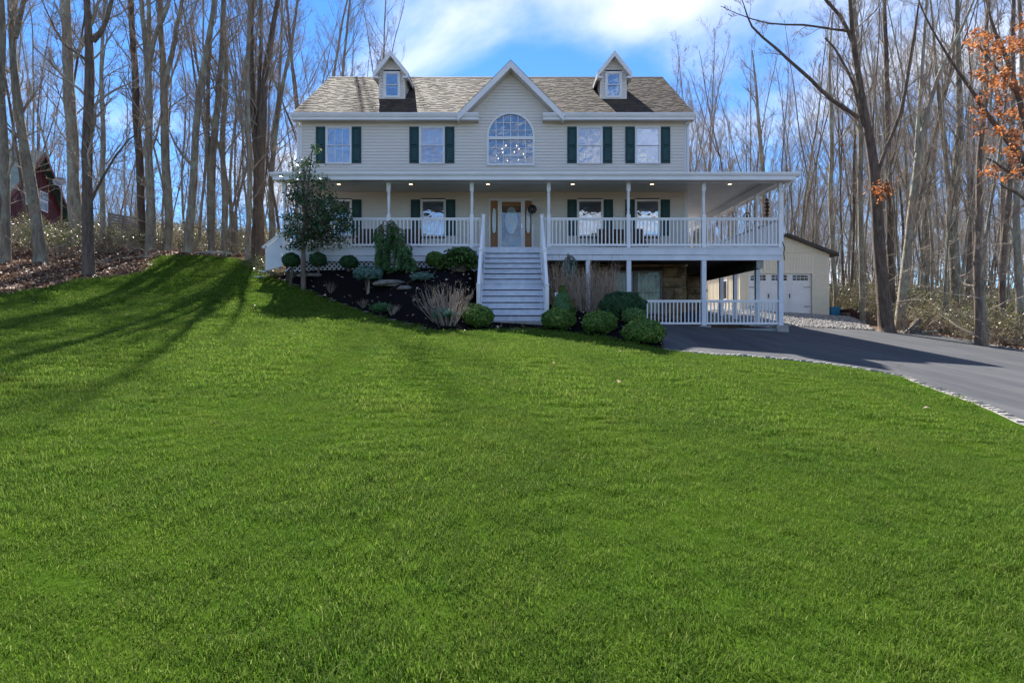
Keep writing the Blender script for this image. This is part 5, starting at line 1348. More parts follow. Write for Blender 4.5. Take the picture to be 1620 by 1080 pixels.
# left side
traced_tree('leftmost grey trunk cut by the left edge of the picture', [[(10, 372, 15), (8, 200, 13), (2, 60, 11), (0, -60, 9), (5, -220, 5)]], 19.5, 1, BK, br=16)
traced_tree('leaning grey trunk in front of the red house, forking near the top', [[(66, 392, 21), (52, 310, 18), (33, 200, 14), (20, 100, 11), (15, 0, 9), (12, -200, 5)], [(24, 60, 9), (45, -20, 7), (60, -160, 4)]], 20, 2, BK, br=16)
traced_tree('stout straight grey trunk just left of the foremost left tree', [[(118, 372, 22), (116, 280, 20), (110, 160, 18), (106, 50, 16), (104, -60, 13), (110, -260, 7)], [(118, 92, 8), (135, 60, 6), (160, 0, 5), (175, -120, 3)]], 25, 3, BK, br=18)
traced_tree('foremost tree on the left, standing at the lawn edge and forking at mid height', [[(141, 438, 21), (137, 330, 17), (139, 200, 16), (143, 110, 15), (140, 40, 11), (133, -60, 9), (125, -240, 5)], [(147, 66, 9), (163, 48, 8), (176, 10, 7), (182, -80, 5), (190, -220, 3)], [(143, 320, 5), (165, 278, 4), (205, 215, 2.5), (240, 200, 1)], [(138, 100, 5), (125, 85, 4.5), (98, 70, 3.5), (78, 30, 2.5), (55, -20, 1.2)]], 18.4, 4, BD, br=20, lenf=.18)
traced_tree('thin trunk right behind the foremost left tree', [[(161, 384, 10), (162, 300, 8), (164, 200, 7), (160, 120, 6), (165, 30, 5), (170, -150, 3)]], 23, 5, BK, br=16)
traced_tree('dark straight trunk hung with pale leaves left of the lawn top', [[(226, 378, 13), (222, 280, 13), (216, 150, 12), (208, 40, 10), (206, -80, 8), (210, -260, 5)]], 26, 6, BD, br=18)
traced_tree('grey trunk dividing into three upright stems left of the lawn top', [[(241, 392, 15), (238, 280, 14), (237, 180, 12), (235, 100, 11), (224, 20, 8), (220, -200, 4)], [(238, 95, 9), (246, 50, 7), (268, 15, 6), (280, -120, 3)], [(237, 110, 9), (236, 20, 7), (240, -180, 3)]], 25.5, 7, BK, br=16)
traced_tree('lichen-green trunk with a crooked fork behind the top of the lawn', [[(266, 398, 15), (264, 290, 14), (261, 190, 13), (260, 130, 12), (254, 60, 9), (256, -40, 7), (262, -220, 4)], [(262, 132, 10), (272, 90, 8), (278, 45, 7), (290, 0, 6), (305, -130, 3)]], 26, 8, BK, br=16)
traced_tree('curving lichen-spotted trunk with a mossy foot at the top of the lawn', [[(297, 400, 17), (304, 330, 13), (308, 250, 13), (312, 180, 12), (324, 90, 10), (338, 20, 8), (350, -100, 6), (370, -260, 3)], [(307, 262, 7), (290, 248, 5), (270, 215, 3), (262, 190, 1.5)]], 25, 9, BK, br=18)
traced_tree('straight twin-stemmed trunk in the middle of the left grove', [[(335, 398, 14), (334, 300, 13), (340, 200, 11), (350, 110, 9), (354, 0, 8), (362, -200, 4)], [(331, 330, 8), (329, 240, 8), (331, 100, 6), (340, -60, 4), (346, -220, 2)]], 26, 10, BK, br=16)
traced_tree('slim grey trunk between the twin-stemmed tree and the big clump', [[(356, 396, 11), (355, 280, 10), (353, 200, 9), (358, 90, 7), (352, 0, 6), (350, -200, 3)]], 27, 11, BK, br=16)
traced_tree('slender leaning trunk left of the big clump near the house', [[(391, 406, 10), (393, 330, 9), (394, 220, 9), (392, 120, 8), (396, 20, 7), (392, -180, 4)], [(394, 230, 5), (376, 170, 4), (362, 110, 3), (352, 40, 2)]], 23.5, 12, BK, br=14)
traced_tree('stout trunk nearest the left end of the porch, splitting into upright stems', [[(408, 398, 23), (408, 300, 20), (410, 240, 19), (416, 150, 13), (428, 60, 9), (444, -20, 7), (460, -200, 3)], [(407, 250, 13), (400, 170, 10), (396, 80, 8), (402, -20, 6), (406, -200, 3)], [(410, 210, 8), (410, 120, 7), (412, 20, 6), (415, -150, 3)]], 24, 13, BD, br=18)
traced_tree('grey trunk behind the left porch stairs with a fan of fine branches', [[(430, 385, 12), (428, 290, 10), (436, 200, 8), (452, 110, 6), (466, 40, 5), (480, -80, 3)], [(430, 240, 6), (440, 160, 5), (446, 60, 4), (448, -80, 2)]], 28, 14, BK, br=16)
traced_tree('young sapling standing at the left edge of the lawn', [[(231, 402, 6), (230, 340, 4.5), (236, 260, 4), (232, 180, 3), (238, 90, 2)]], 22.5, 15, BK, br=9, lenf=.14)
traced_tree('leaning bare tree crossing behind the left grove', [[(372, 392, 9), (366, 320, 7), (350, 240, 6), (330, 180, 5), (312, 110, 4), (300, 30, 3)]], 29, 16, BK, br=12)
# right side
traced_tree('big forked tree with the widest trunk, right of the garage', [[(1402, 524, 27), (1396, 450, 22), (1390, 380, 20), (1384, 300, 18), (1378, 240, 15), (1372, 200, 13), (1360, 130, 11), (1350, 80, 9), (1346, 20, 7), (1340, -120, 4)],
    [(1358, 187, 8), (1335, 170, 7.5), (1300, 145, 6.5), (1265, 110, 5.5), (1230, 76, 4.5), (1185, 42, 3.5), (1178, 10, 2), (1160, -40, 1)], [(1366, 200, 7), (1352, 130, 5), (1330, 95, 4), (1305, 60, 3)], [(1352, 50, 6), (1340, 48, 5), (1300, 45, 4), (1240, 42, 3), (1190, 32, 2), (1140, 10, 1)],
    [(1384, 290, 8), (1400, 235, 6), (1425, 180, 5.5), (1436, 110, 5), (1448, 50, 4), (1462, -60, 2)], [(1348, 66, 7), (1332, 25, 6), (1310, 5, 5), (1285, -30, 3)]], 22.0, 21, BD, br=12, lenf=.15, t0=.5)
traced_tree('light-edged trunk leaning right beside the big forked tree', [[(1424, 521, 19), (1430, 440, 15), (1438, 380, 13), (1446, 310, 12), (1452, 230, 11), (1470, 160, 8), (1490, 105, 7), (1520, 50, 5), (1545, -10, 3)], [(1450, 240, 7), (1455, 150, 6), (1462, 60, 5), (1470, -60, 3)]], 23.0, 22, BK, br=14, lenf=.16)
traced_tree('mossy straight trunk between the garage and the big forked tree', [[(1366, 508, 11), (1363, 440, 10), (1362, 340, 9), (1362, 240, 9), (1358, 120, 8), (1352, 20, 6), (1350, -150, 3)]], 26, 23, BK, br=16, tw=M['twig'])
traced_tree('dark trunk half hidden behind the big forked tree', [[(1411, 500, 13), (1409, 400, 12), (1406, 300, 11), (1404, 180, 9), (1400, 60, 7), (1405, -120, 4)]], 28, 24, BD, br=16)
traced_tree('thin trunk close to the right corner of the garage', [[(1322, 490, 9), (1318, 420, 8), (1314, 320, 8), (1316, 220, 7), (1312, 120, 5), (1318, 20, 3)]], 32, 25, BK, br=14)
traced_tree('dark trunk at the edge of the drive left of the pale leaning stem', [[(1548, 540, 12), (1545, 450, 11), (1546, 380, 10), (1550, 300, 10), (1556, 200, 8), (1560, 80, 7), (1566, -80, 4)]], 18.8, 26, BD, br=14, t0=.3)
traced_tree('pale-barked stem leaning right at the edge of the drive', [[(1562, 545, 8), (1557, 470, 6), (1554, 420, 6), (1564, 340, 5), (1578, 250, 4), (1590, 160, 3), (1598, 60, 2)]], 18.2, 27, BK, br=12, tw=M['tantwig'])
traced_tree('forking trunk rising from the thicket right of centre in the right wood', [[(1512, 488, 17), (1510, 400, 16), (1508, 330, 15), (1514, 270, 14), (1520, 200, 11), (1518, 100, 9), (1514, 0, 7), (1518, -160, 4)], [(1510, 330, 10), (1496, 270, 8), (1490, 200, 7), (1480, 100, 5), (1472, 0, 3)]], 27, 28, BK, br=16)
traced_tree('dark trunk in the thicket behind the drive, second from the right edge', [[(1588, 520, 11), (1584, 440, 10), (1592, 340, 9), (1600, 240, 9), (1606, 120, 8), (1604, 0, 6), (1608, -150, 3)]], 22, 29, BD, br=16)
traced_tree('upright trunk against the right edge of the picture', [[(1614, 540, 13), (1612, 440, 12), (1608, 340, 11), (1612, 240, 10), (1616, 120, 8), (1612, 0, 6), (1614, -160, 4)]], 20, 30, BK, br=14)
traced_tree('grey trunk behind the garage roof at the right end of the house', [[(1212, 440, 9), (1210, 340, 8), (1206, 260, 8), (1200, 190, 6), (1196, 130, 4), (1190, 80, 2)]], 42, 31, BK, br=16)
# the oak on the right that has kept its orange leaves
oak_tips = []
oak = traced_tree('oak holding dry orange leaves at the upper right edge', [[(1660, 560, 30), (1658, 440, 26), (1652, 360, 23), (1640, 290, 19), (1620, 250, 15), (1590, 215, 10), (1560, 180, 8), (1536, 140, 6), (1500, 90, 4.5), (1470, 40, 3), (1450, -10, 1.5)],
   [(1642, 290, 13), (1625, 200, 10), (1600, 110, 8), (1575, 60, 6), (1560, 0, 3)], [(1632, 265, 8), (1610, 270, 6), (1585, 265, 4), (1560, 250, 2.5)], [(1650, 340, 9), (1625, 318, 6), (1600, 300, 4), (1580, 290, 2)], [(1615, 160, 6), (1590, 120, 4), (1565, 90, 3), (1545, 70, 2)]], 16.5, 41, BD, br=10, lenf=.10, t0=.55, low=0)
r = np.random.default_rng(5)
blobs = [(1556, 72, 26, 26), (1578, 95, 20, 22), (1560, 120, 22, 16), (1600, 130, 30, 18), (1575, 150, 26, 14), (1550, 180, 18, 14), (1590, 178, 30, 12), (1620, 205, 26, 24), (1575, 205, 20, 12), (1590, 238, 24, 12), (1612, 262, 24, 18), (1582, 275, 26, 12), (1600, 70, 20, 20), (1625, 60, 20, 30), (1630, 160, 20, 30), (1545, 205, 12, 8)]
Cc = []
for (px, py, sx, sy) in blobs:
    n = int(sx * sy * .42)
    # leaves hang in small sprays
    ns = max(3, n // 14); c = np.stack([r.normal(px, sx * .55, ns), r.normal(py, sy * .55, ns), r.normal(16.5, .7, ns)], 1)
    for q in c:
        k = 14; Cc.append(np.stack([r.normal(q[0], 4.2, k), r.normal(q[1], 3.2, k), r.normal(q[2], .14, k)], 1))
Cc = np.concatenate(Cc); C3 = np.stack([(Cc[:, 0] - 810) / F * Cc[:, 2], Cc[:, 2], (HY - Cc[:, 1]) / F * Cc[:, 2]], 1)
link('leaves', leaves_mesh('leaves', C3, r.normal(size=(len(C3), 3)), .105, .06, M['orange'], r), oak)
tw_ = Tube()
for q in C3[::14]:
    e = q + r.normal(0, .28, 3); tw_.add([q + np.array([0, 0, -.05]), (q + e) / 2 + r.normal(0, .05, 3), e], [.004, .006, .008], 3)
link('twigs', tw_.mesh('twigs', M['twig']), oak)
big = [o for o in bpy.data.objects if o.get('label', '').startswith('big forked tree')][0]
k = 150; C3 = np.array([P(r.normal(1396, 10), r.normal(300, 7), 22 - .5 + r.normal(0, .25)) for _ in range(k)])
link('leaf_cluster', leaves_mesh('leaf_cluster', C3, r.normal(size=(k, 3)), .13, .075, M['orange'], r), big)
# --- woods further off
def far_wood(n, xr, yr, label, group, seed, small=.35, smin=.8, smax=1.15, avoid=None, pick=None):
    r = np.random.default_rng(seed); c = 0; pts = []; tries = 0
    while c < n and tries < n * 60:
        tries += 1
        y = r.uniform(*yr); a, b = xr(y); x = r.uniform(a, b)
        if avoid and avoid(x, y): continue
        if any((x - p) ** 2 + (y - q) ** 2 < 1.2 for p, q in pts): continue
        pts.append((x, y)); c += 1
        tm = TS[r.integers(0, 4)] if r.uniform() < small else TM[r.integers(0, len(TM))]
        s = r.uniform(smin, smax); px = 810 + x / y * F; lab, gr = label, group
        if callable(label): lab = label(px); gr = group + ', ' + lab.split(', ')[-1]
        place_tree(tm, x, y, s, r.uniform(0, 6.28), lab, group=gr)
far_wood(30, lambda y: (-.92 * y, -.40 * y), (27, 46), lambda px: 'slender bare tree, ' + next(n for q, n in [(45, 'by the leaning left trunk'), (100, 'behind the red house'), (150, 'behind the foremost left tree'), (215, 'behind the board fence'), (275, 'behind the left edge of the lawn top'), (330, 'behind the mossy-footed trunk'), (380, 'left of the big clump by the porch'), (9999, 'behind the left porch stairs')] if px < q), 'bare trees of the left grove', 11, .5, .8, 1.1, avoid=lambda x, y: (-34 < x < -24 and 30 < y < 46) or x > -10)
far_wood(40, lambda y: (-.92 * y, -.33 * y), (46, 72), lambda px: 'small distant bare tree, ' + next(n for q, n in [(45, 'by the leaning left trunk'), (100, 'behind the red house'), (150, 'behind the foremost left tree'), (215, 'behind the board fence'), (275, 'behind the left edge of the lawn top'), (330, 'behind the mossy-footed trunk'), (380, 'left of the big clump by the porch'), (9999, 'behind the left porch stairs')] if px < q), 'bare trees far behind the left grove', 12, .3, .8, 1.1)
far_wood(18, lambda y: (-.38 * y, -.22 * y), (34, 44), lambda px: 'fine-twigged bare tree, ' + next(n for q, n in [(515, 'left of the roof edge'), (560, 'above the left end of the roof'), (9999, 'close left of the left dormer')] if px < q), 'bare trees behind the left end of the house', 13, .7, .95, 1.15, avoid=lambda x, y: x > -8.9)
far_wood(66, lambda y: (.50 * y, .96 * y), (27, 45), lambda px: 'slender bare tree, ' + next(n for q, n in [(1240, 'above the garage roof'), (1330, 'at the right corner of the garage'), (1400, 'left of the big forked tree'), (1460, 'behind the leaning light-edged trunk'), (1520, 'above the middle of the thicket'), (1575, 'behind the pale leaning stem'), (9999, 'beneath the orange oak leaves')] if px < q), 'bare trees of the right wood', 14, .45, .7, .95, avoid=lambda x, y: x < 18.2 or (x < 17.6 and y < 40))
far_wood(105, lambda y: (.28 * y, .95 * y), (41, 74), lambda px: 'small distant bare tree, ' + next(n for q, n in [(1240, 'above the garage roof'), (1330, 'at the right corner of the garage'), (1400, 'left of the big forked tree'), (1460, 'behind the leaning light-edged trunk'), (1520, 'above the middle of the thicket'), (1575, 'behind the pale leaning stem'), (9999, 'beneath the orange oak leaves')] if px < q), 'bare trees far back in the right wood', 15, .3, .75, .98)
far_wood(26, lambda y: (.24 * y, .46 * y), (40, 58), lambda px: 'bare tree behind the porch roof, ' + next(n for q, n in [(1100, 'close to the right end of the main roof'), (1160, 'over the middle of the side porch'), (1235, 'over the right corner of the porch'), (9999, 'over the garage')] if px < q), 'bare trees behind the garage', 16, .5, .75, .95)
far_wood(5, lambda y: (.56 * y, .9 * y), (22.5, 26.5), 'slim young tree at the front of the right wood', 'slim young trees at the front of the right wood', 17, 1.0, .8, 1.1, avoid=lambda x, y: x < 16.5)
# trees on the far side of the lawn and drive, behind the viewer (they show in the window glass)
far_wood(26, lambda y: (-24, 24), (-28, -9), 'bare tree across the road behind the viewer', 'bare trees across the road', 18, .0, 1.1, 1.35)

# ------------------------------------------------------------------ shrubs
def ellipsoid_pts(n, r, rx, ry, rz, lump=.08, shell=.16, zmin=-.75):
    v = r.normal(size=(int(n * 1.5), 3)); v /= np.linalg.norm(v, axis=1, keepdims=True); v = v[v[:, 2] > zmin][:n]
    ph = r.uniform(0, 6.28, 6); l = sum(np.sin(v[:, 0] * (3 + k) + ph[k]) * np.sin(v[:, 1] * (4 + k) + ph[k] * 2) * np.sin(v[:, 2] * (3.5 + k) + ph[k] * 3) for k in range(6)) / 2.2
    R_ = 1 + lump * l - shell * r.uniform(0, 1, len(v)) ** 1.6
    return v * R_[:, None] * np.array([rx, ry, rz]), v / np.array([rx, ry, rz])
def core(rx, ry, rz, cz, mat, n=12):
    m = MB(); m.lathe([(max(.01, rx * .82 * math.cos(a)), cz + rz * .82 * math.sin(a)) for a in np.linspace(-1.2, 1.5, 9)], 0, 0, n)
    return m
def globe(px, py, D, rx, rz, label, mat=M['box'], stem=.0, n=6500, leaf=.03, name='boxwood', cat='shrub', group=None, seed=0, cone=False, ry=None, lump=.08):
    r = np.random.default_rng(seed + int(px)); c = P(px, py, D); g0_ = hz(c.x, D); ry = ry or rx
    t = thing(name, label, cat, (c.x, D, g0_), group); cz = c.z - g0_
    if cone:
        z = r.uniform(0, 1, n) ** 1.25; a = r.uniform(0, 6.283, n); q = rx * (np.clip(1 - z, 0, 1) ** .72) * (1 + .07 * np.sin(a * 3 + z * 9)) - .07 * r.uniform(0, 1, n) ** 1.5
        C_ = np.stack([q * np.cos(a), q * np.sin(a), cz - rz + 2 * rz * z], 1); Nn = np.stack([np.cos(a), np.sin(a), .5 + z], 1)
        m = MB(); m.lathe([(rx * .8, cz - rz), (rx * .75, cz - .4 * rz), (rx * .45, cz + .4 * rz), (.02, cz + .9 * rz)], 0, 0, 12)
    else:
        C_, Nn = ellipsoid_pts(n, r, rx, ry, rz, lump); C_[:, 2] += cz; m = core(min(rx, ry), ry, rz, cz, mat)
    Nn = Nn / np.linalg.norm(Nn, axis=1, keepdims=True) + r.normal(0, .55, Nn.shape)
    link('foliage', leaves_mesh('foliage', C_, Nn, leaf, leaf * .62, mat, r), t, world_off=False)
    m.build('inner_growth', M['yew'], t, world_off=False)
    b = MB()
    for k in range(4 if not stem else 2):
        b.tube([(r.uniform(-.08, .08), r.uniform(-.05, .05), -.1), (r.uniform(-.1, .1), r.uniform(-.1, .1), max(cz - rz * .3, .1))], .018, 6)
    b.build('stem', M['bark_dark'], t, world_off=False)
    return t
def depth_for(px, py):   # distance at which the ground lies behind this pixel
    return hit(px, py)[1]
def radpx(w, D): return w * D / F
for (px, py, wx, wy, lab) in ((752, 501, 29, 20, 'round clipped boxwood at the left foot of the front steps'), (883.5, 506, 27, 18, 'round clipped boxwood at the right foot of the front steps, gold-tipped on top'),
                              (948.5, 511, 28, 19.5, 'round clipped boxwood between the steps and the driveway'), (1018, 525, 33, 21.5, 'rightmost round clipped boxwood, at the corner of the driveway')):
    D = depth_for(px, py + wy * .92) + .25
    globe(px, py, D, radpx(wx, D), radpx(wy, D), lab, n=7500, leaf=.042, lump=.14, group='four clipped boxwoods below the steps')
for (px, py, wx, wy, lab, st) in ((460.5, 412, 14, 12.5, 'small round boxwood at the left corner of the porch', 1), (503.5, 411.5, 13.5, 12, 'small round boxwood right of the small tree trunk', 0),
                              (552, 415, 14.5, 11.5, 'small round boxwood left of the weeping spruce', 0), (688.5, 411, 15, 13.5, 'small round boxwood between the weeping spruce and the rhododendron', 0)):
    D = 18.6; globe(px, py, D, radpx(wx, D), radpx(wy, D), lab, mat=M['yew'] if px != 688.5 else M['box'], n=2600, leaf=.045, lump=.07, group='small boxwoods along the porch skirt')
D = depth_for(890, 498) + .2; globe(890, 476, D, radpx(22, D), radpx(24, D), 'cone-shaped clipped evergreen behind the right foot of the steps', n=5200, leaf=.042, cone=True, name='cone_shrub')
D = 15.8; globe(985, 487, D, radpx(36, D), radpx(26, D), 'spreading dark green yew left of the lower porch railing', mat=M['yew'], n=9000, leaf=.05, name='yew', lump=.16)
globe(1002, 500, 14.9, radpx(18, 14.9), radpx(13, 14.9), 'greyish low shrub between the yew and the rightmost boxwood', mat=M['rhodo'], n=1500, leaf=.05, name='low_shrub', lump=.2)
globe(733, 405, 18.1, radpx(20, 18), radpx(14, 18), 'dark evergreen shrub behind the rhododendron at the porch skirt', mat=M['yew'], n=2600, leaf=.05, name='yew', lump=.15)
# blue spruce on its short trunk
D = depth_for(582, 464); globe(582.5, 433, D, radpx(22.5, D), radpx(12.5, D), 'blue-green dwarf spruce globe grafted on a short trunk', mat=M['bluespruce'], n=5500, leaf=.05, name='dwarf_spruce', cat='shrub', lump=.12, stem=1)
t = [o for o in bpy.data.objects if o.get('label', '').startswith('blue-green dwarf')][0]
MB().tube([(0, 0, -.1), (.02, 0, .3), (0, 0, .6)], [.05, .035, .04], 8).build('trunk', M['bark'], t, world_off=False)
D = depth_for(667, 444); globe(667, 438, D, radpx(17, D), radpx(7, D), 'low spreading dwarf spruce in the mulch right of the weeping spruce', mat=M['bluespruce'], n=2200, leaf=.05, name='dwarf_spruce', lump=.25)
D = depth_for(607, 494); globe(603, 487, D, radpx(17, D), radpx(8, D), 'low green heath clump in the middle of the mulch bed', mat=M['spruce'], n=1500, leaf=.04, name='heath_clump', lump=.25)
# leafy rosette shrub (rhododendron)
def rosette_shrub(px, py, D, rx, rz, label, nro, L, mat, seed, name='rhododendron', group=None, per=9, loc=None, cat='shrub'):
    r = np.random.default_rng(seed)
    if loc is None: c = P(px, py, D); g0_ = hz(c.x, D); t = thing(name, label, cat, (c.x, D, g0_), group); cz = c.z - g0_
    else: t = thing(name, label, cat, loc, group); cz = rz * .95
    v = r.normal(size=(nro, 3)); v /= np.linalg.norm(v, axis=1, keepdims=True); v[:, 2] = np.abs(v[:, 2]) * 1.0 - .35 * (r.uniform(size=nro) < .5)
    Rr = r.uniform(.55, 1.05, nro); ctr = v * Rr[:, None] * np.array([rx, rx * .8, rz]) + np.array([0, 0, cz])
    C_ = []; U = []
    for c_ in ctr:
        a = r.uniform(0, 6.28) + np.arange(per) * 2 * np.pi / per; el = r.uniform(-.5, .25, per)
        d = np.stack([np.cos(a) * np.cos(el), np.sin(a) * np.cos(el), np.sin(el)], 1); C_.append(c_ + d * L * .5); U.append(d)
    C_ = np.concatenate(C_); U = np.concatenate(U); n = len(C_)
    Nn = np.cross(U, np.cross(np.array([0, 0, 1.]), U)); Nn /= np.linalg.norm(Nn, axis=1, keepdims=True) + 1e-9; Vv = np.cross(Nn, U); Lh = (L * r.uniform(.7, 1.1, n) / 2)[:, None]; W = Lh * .36
    a_ = C_ - U * Lh; c2 = C_ + U * Lh - Nn * Lh * .5; b_ = C_ + Vv * W + Nn * Lh * .12; d_ = C_ - Vv * W + Nn * Lh * .12
    V = np.stack([a_, b_, c2, d_], 1).reshape(-1, 3); k = np.arange(n) * 4
    link('foliage', np_mesh('foliage', V, np.stack([k, k + 1, k + 2, k + 3], 1), mat, np.repeat(r.uniform(0, 1, n), 4)), t, world_off=False)
    T = Tube()
    for c_ in ctr[:: max(1, nro // 60)]:
        m_ = c_ * .45 + r.normal(0, .05, 3); T.add([np.array([r.normal(0, .05), r.normal(0, .05), -.1]), m_, c_], [.018, .011, .005], 4)
    link('branches', T.mesh('branches', M['twig']), t, world_off=False)
    return t
rosette_shrub(726, 416, 17.7, radpx(32, 17.7), radpx(23, 17.7), 'broad rhododendron with drooping leaves left of the front steps', 260, .17, M['rhodo'], 3)
# twiggy shrubs
def twiggy(px, py, D, w, hh, label, mat, n=70, seed=0, name='bare_shrub', spread=.55, rad=.008, kids=3, base_w=.12, group=None):
    r = np.random.default_rng(seed); c = P(px, py, D); t = thing(name, label, 'shrub', (c.x, D, hz(c.x, D)), group); T = Tube()
    PT = dict(seg=[5, 4, 3, 2], sides=[4, 3, 3, 3], kids=[kids, kids, 2], wob=.10, trop=.10, rmin=rad * .35)
    for k in range(n):
        a = r.uniform(0, 6.283); q = r.uniform(0, 1) ** .5; d = unit(np.array([math.cos(a) * q * spread * w / hh, math.sin(a) * q * spread * w / hh, 1.0]))
        b = np.array([math.cos(a) * q * w * base_w, math.sin(a) * q * w * base_w, -.05]); branch(T, b, d, hh * r.uniform(.75, 1.05), rad * r.uniform(.7, 1.2), 0, 2, r, PT)
    link('twigs', T.mesh('twigs', mat), t, world_off=False); return t
D = depth_for(706, 512); twiggy(706, 512, D, radpx(36, D) * 1.5, radpx(62, D), 'pale bare twiggy shrub left of the front steps', M['tantwig'], 60, 1, spread=1.0, rad=.008, base_w=.3)
globe(701, 496, D - .05, radpx(20, D), radpx(9, D), 'low grey-green clump at the foot of the pale twiggy shrub', mat=M['bluespruce'], n=500, leaf=.05, name='low_clump', lump=.3)
twiggy(893, 480, 17.0, .75, 1.35, 'russet bare shrub right of the steps, behind the cone evergreen', M['browntwig'], 52, 2, spread=.7, rad=.010, base_w=.5)
twiggy(925, 490, 16.6, .75, 1.25, 'greyish bare shrub in the middle of the group right of the steps', M['twig'], 50, 3, spread=.7, rad=.008, base_w=.5)
twiggy(950, 490, 16.9, .75, 1.5, 'russet bare shrub in front of the lower window', M['browntwig'], 55, 4, spread=.6, rad=.010, base_w=.5)
D = depth_for(622, 497); twiggy(622, 497, D, .32, .30, 'small bare tuft of twigs beside the green heath clump', M['twig'], 34, 5, spread=1.2, rad=.004, kids=2)
D = depth_for(524, 462); twiggy(524, 462, D, .3, .36, 'thin dry grass tuft in the left part of the mulch bed', M['tantwig'], 26, 6, spread=.9, rad=.003, kids=2)
D = depth_for(577, 485); twiggy(577, 485, D, .34, .28, 'small bare twig clump left of the green heath clump', M['twig'], 30, 7, spread=1.2, rad=.004, kids=2)
# weeping evergreens
def weeping(px, py_top, D, curtains, label, mat, seed, needles=150, name='weeping_spruce', nl=.085, trunk_r=.045, arch=()):
    """curtains: (px, py_top, py_bottom, half width px, number of hanging branches)"""
    r = np.random.default_rng(seed); c = P(px, py_top, D); g0_ = hz(c.x, D); t = thing(name, label, 'tree', (c.x, D, g0_)); o = np.array([c.x, D, g0_])
    H = c.z - g0_; T = Tube(); T.add([np.array([.0, 0, -.1]), np.array([-.06, 0, H * .35]), np.array([.05, 0, H * .7]), np.array([0, 0, H * .97])], [trunk_r, trunk_r * .9, trunk_r * .7, trunk_r * .4], 8)
    V = []
    for (cx, ct, cb, hw, nb) in curtains:
        for k in range(nb):
            x = r.normal(cx, hw * .5); top = np.array(P(x, ct + r.uniform(0, (cb - ct) * .45), D + r.normal(0, .28))) - o
            bot = np.array(P(x + (x - px) * .12 + r.normal(0, 1.5), cb - r.uniform(0, 1) ** 2 * (cb - ct) * .35, D)) - o; bot[1] = top[1] * 1.15 - .1; bot[2] = max(bot[2], .03)
            st = np.array([0, 0, min(top[2] + .05, H * .97)]); mid_ = (st + top) / 2 + np.array([0, 0, .10])
            m = 7; pts = [st, mid_, top] + [top + (bot - top) * ((i + 1) / m) + r.normal(0, .018, 3) for i in range(m)]
            T.add(pts, np.linspace(.014, .004, len(pts)), 4); pa = np.array(pts); n = needles
            f = r.uniform(1.2, len(pts) - 1, n); i = np.minimum(f.astype(int), len(pts) - 2); p = pa[i] + (pa[i + 1] - pa[i]) * (f - i)[:, None]
            side = r.normal(size=(n, 3)) * np.array([1, 1, .35]); side /= np.linalg.norm(side, axis=1, keepdims=True); side[:, 2] -= 1.1; side /= np.linalg.norm(side, axis=1, keepdims=True); ln = nl * r.uniform(.6, 1.8, n)[:, None]
            pr = np.cross(side, r.normal(size=(n, 3))); pr /= np.linalg.norm(pr, axis=1, keepdims=True) + 1e-9
            V.append(np.stack([p - pr * .008, p + side * ln * .5 - pr * .012, p + side * ln, p + side * ln * .5 + pr * .012], 1).reshape(-1, 3))
    V = np.concatenate(V); k = np.arange(len(V) // 4) * 4
    link('branches', T.mesh('branches', M['bark_dark']), t, world_off=False)
    link('foliage', np_mesh('foliage', V, np.stack([k, k + 1, k + 2, k + 3], 1), mat, np.repeat(r.uniform(0, 1, len(k)), 4)), t, world_off=False)
    return t
weeping(613, 350, 17.9, [(611, 352, 430, 9, 16), (603, 358, 436, 6, 9), (622, 354, 395, 9, 12), (634, 362, 428, 8, 14), (645, 385, 436, 7, 10), (596, 360, 385, 4, 5), (598, 405, 436, 6, 6), (653, 408, 434, 4, 5)], 'weeping spruce with hanging green curtains in front of the porch rail', M['spruce'], 5)
weeping(899, 404, 17.6, [(892, 408, 440, 4, 4), (900, 405, 445, 5, 5), (909, 409, 442, 4, 4)], 'small blue weeping conifer against the porch skirt right of the steps', M['bluespruce'], 6, needles=90, nl=.06, trunk_r=.02, name='weeping_conifer')
# small broad-leaved evergreen tree at the porch corner
D = 18.35; X0 = WX(480, D); tr = thing('evergreen_tree', 'small glossy-leaved evergreen tree in front of the left end of the porch', 'tree', (X0, D, hz(X0, D)))
r = np.random.default_rng(77); T = Tube(); rt = np.array(tr.location); Cn = []
def LP(px, py, dy=0): return np.array(P(px, py, D + dy)) - rt
T.add([np.array([0, 0, -.1]), LP(480, 405), LP(479, 380), LP(482, 350), LP(486, 310), LP(490, 270), LP(495, 232)], [.085, .07, .055, .05, .04, .025, .01], 9)
zones = [(478, 384, 22, 8), (505, 386, 26, 9), (535, 384, 16, 8), (462, 388, 14, 7), (455, 368, 12, 10), (515, 350, 30, 16), (470, 372, 22, 14), (500, 370, 24, 15), (530, 366, 20, 12), (548, 350, 16, 12), (520, 340, 30, 18), (485, 345, 26, 18), (462, 350, 14, 18), (540, 335, 18, 12), (500, 315, 30, 16), (470, 315, 22, 18), (525, 318, 20, 10), (505, 290, 24, 14), (478, 285, 24, 16), (465, 298, 14, 12), (488, 258, 18, 13), (500, 235, 11, 10), (470, 262, 14, 10), (545, 358, 14, 10), (505, 360, 30, 14)]
for (px, py, sx, sy) in zones:
    nb_ = int(sx * sy / (9.5 if py > 300 else 15))
    for k in range(nb_):
        q = LP(r.normal(px, sx * .42), r.normal(py, sy * .45), r.normal(0, .42)); n = 8
        c_ = q + r.normal(0, .075, (n, 3)); Cn.append(c_)
        if k % 3 == 0:
            s_ = LP(482 + (486 - 482) * r.uniform(), min(py + 25, 372) + r.uniform(-8, 8)); s_[0] *= .6; m_ = (s_ + q) / 2 + r.normal(0, .06, 3); T.add([s_, m_, q], [.016, .01, .004], 4)
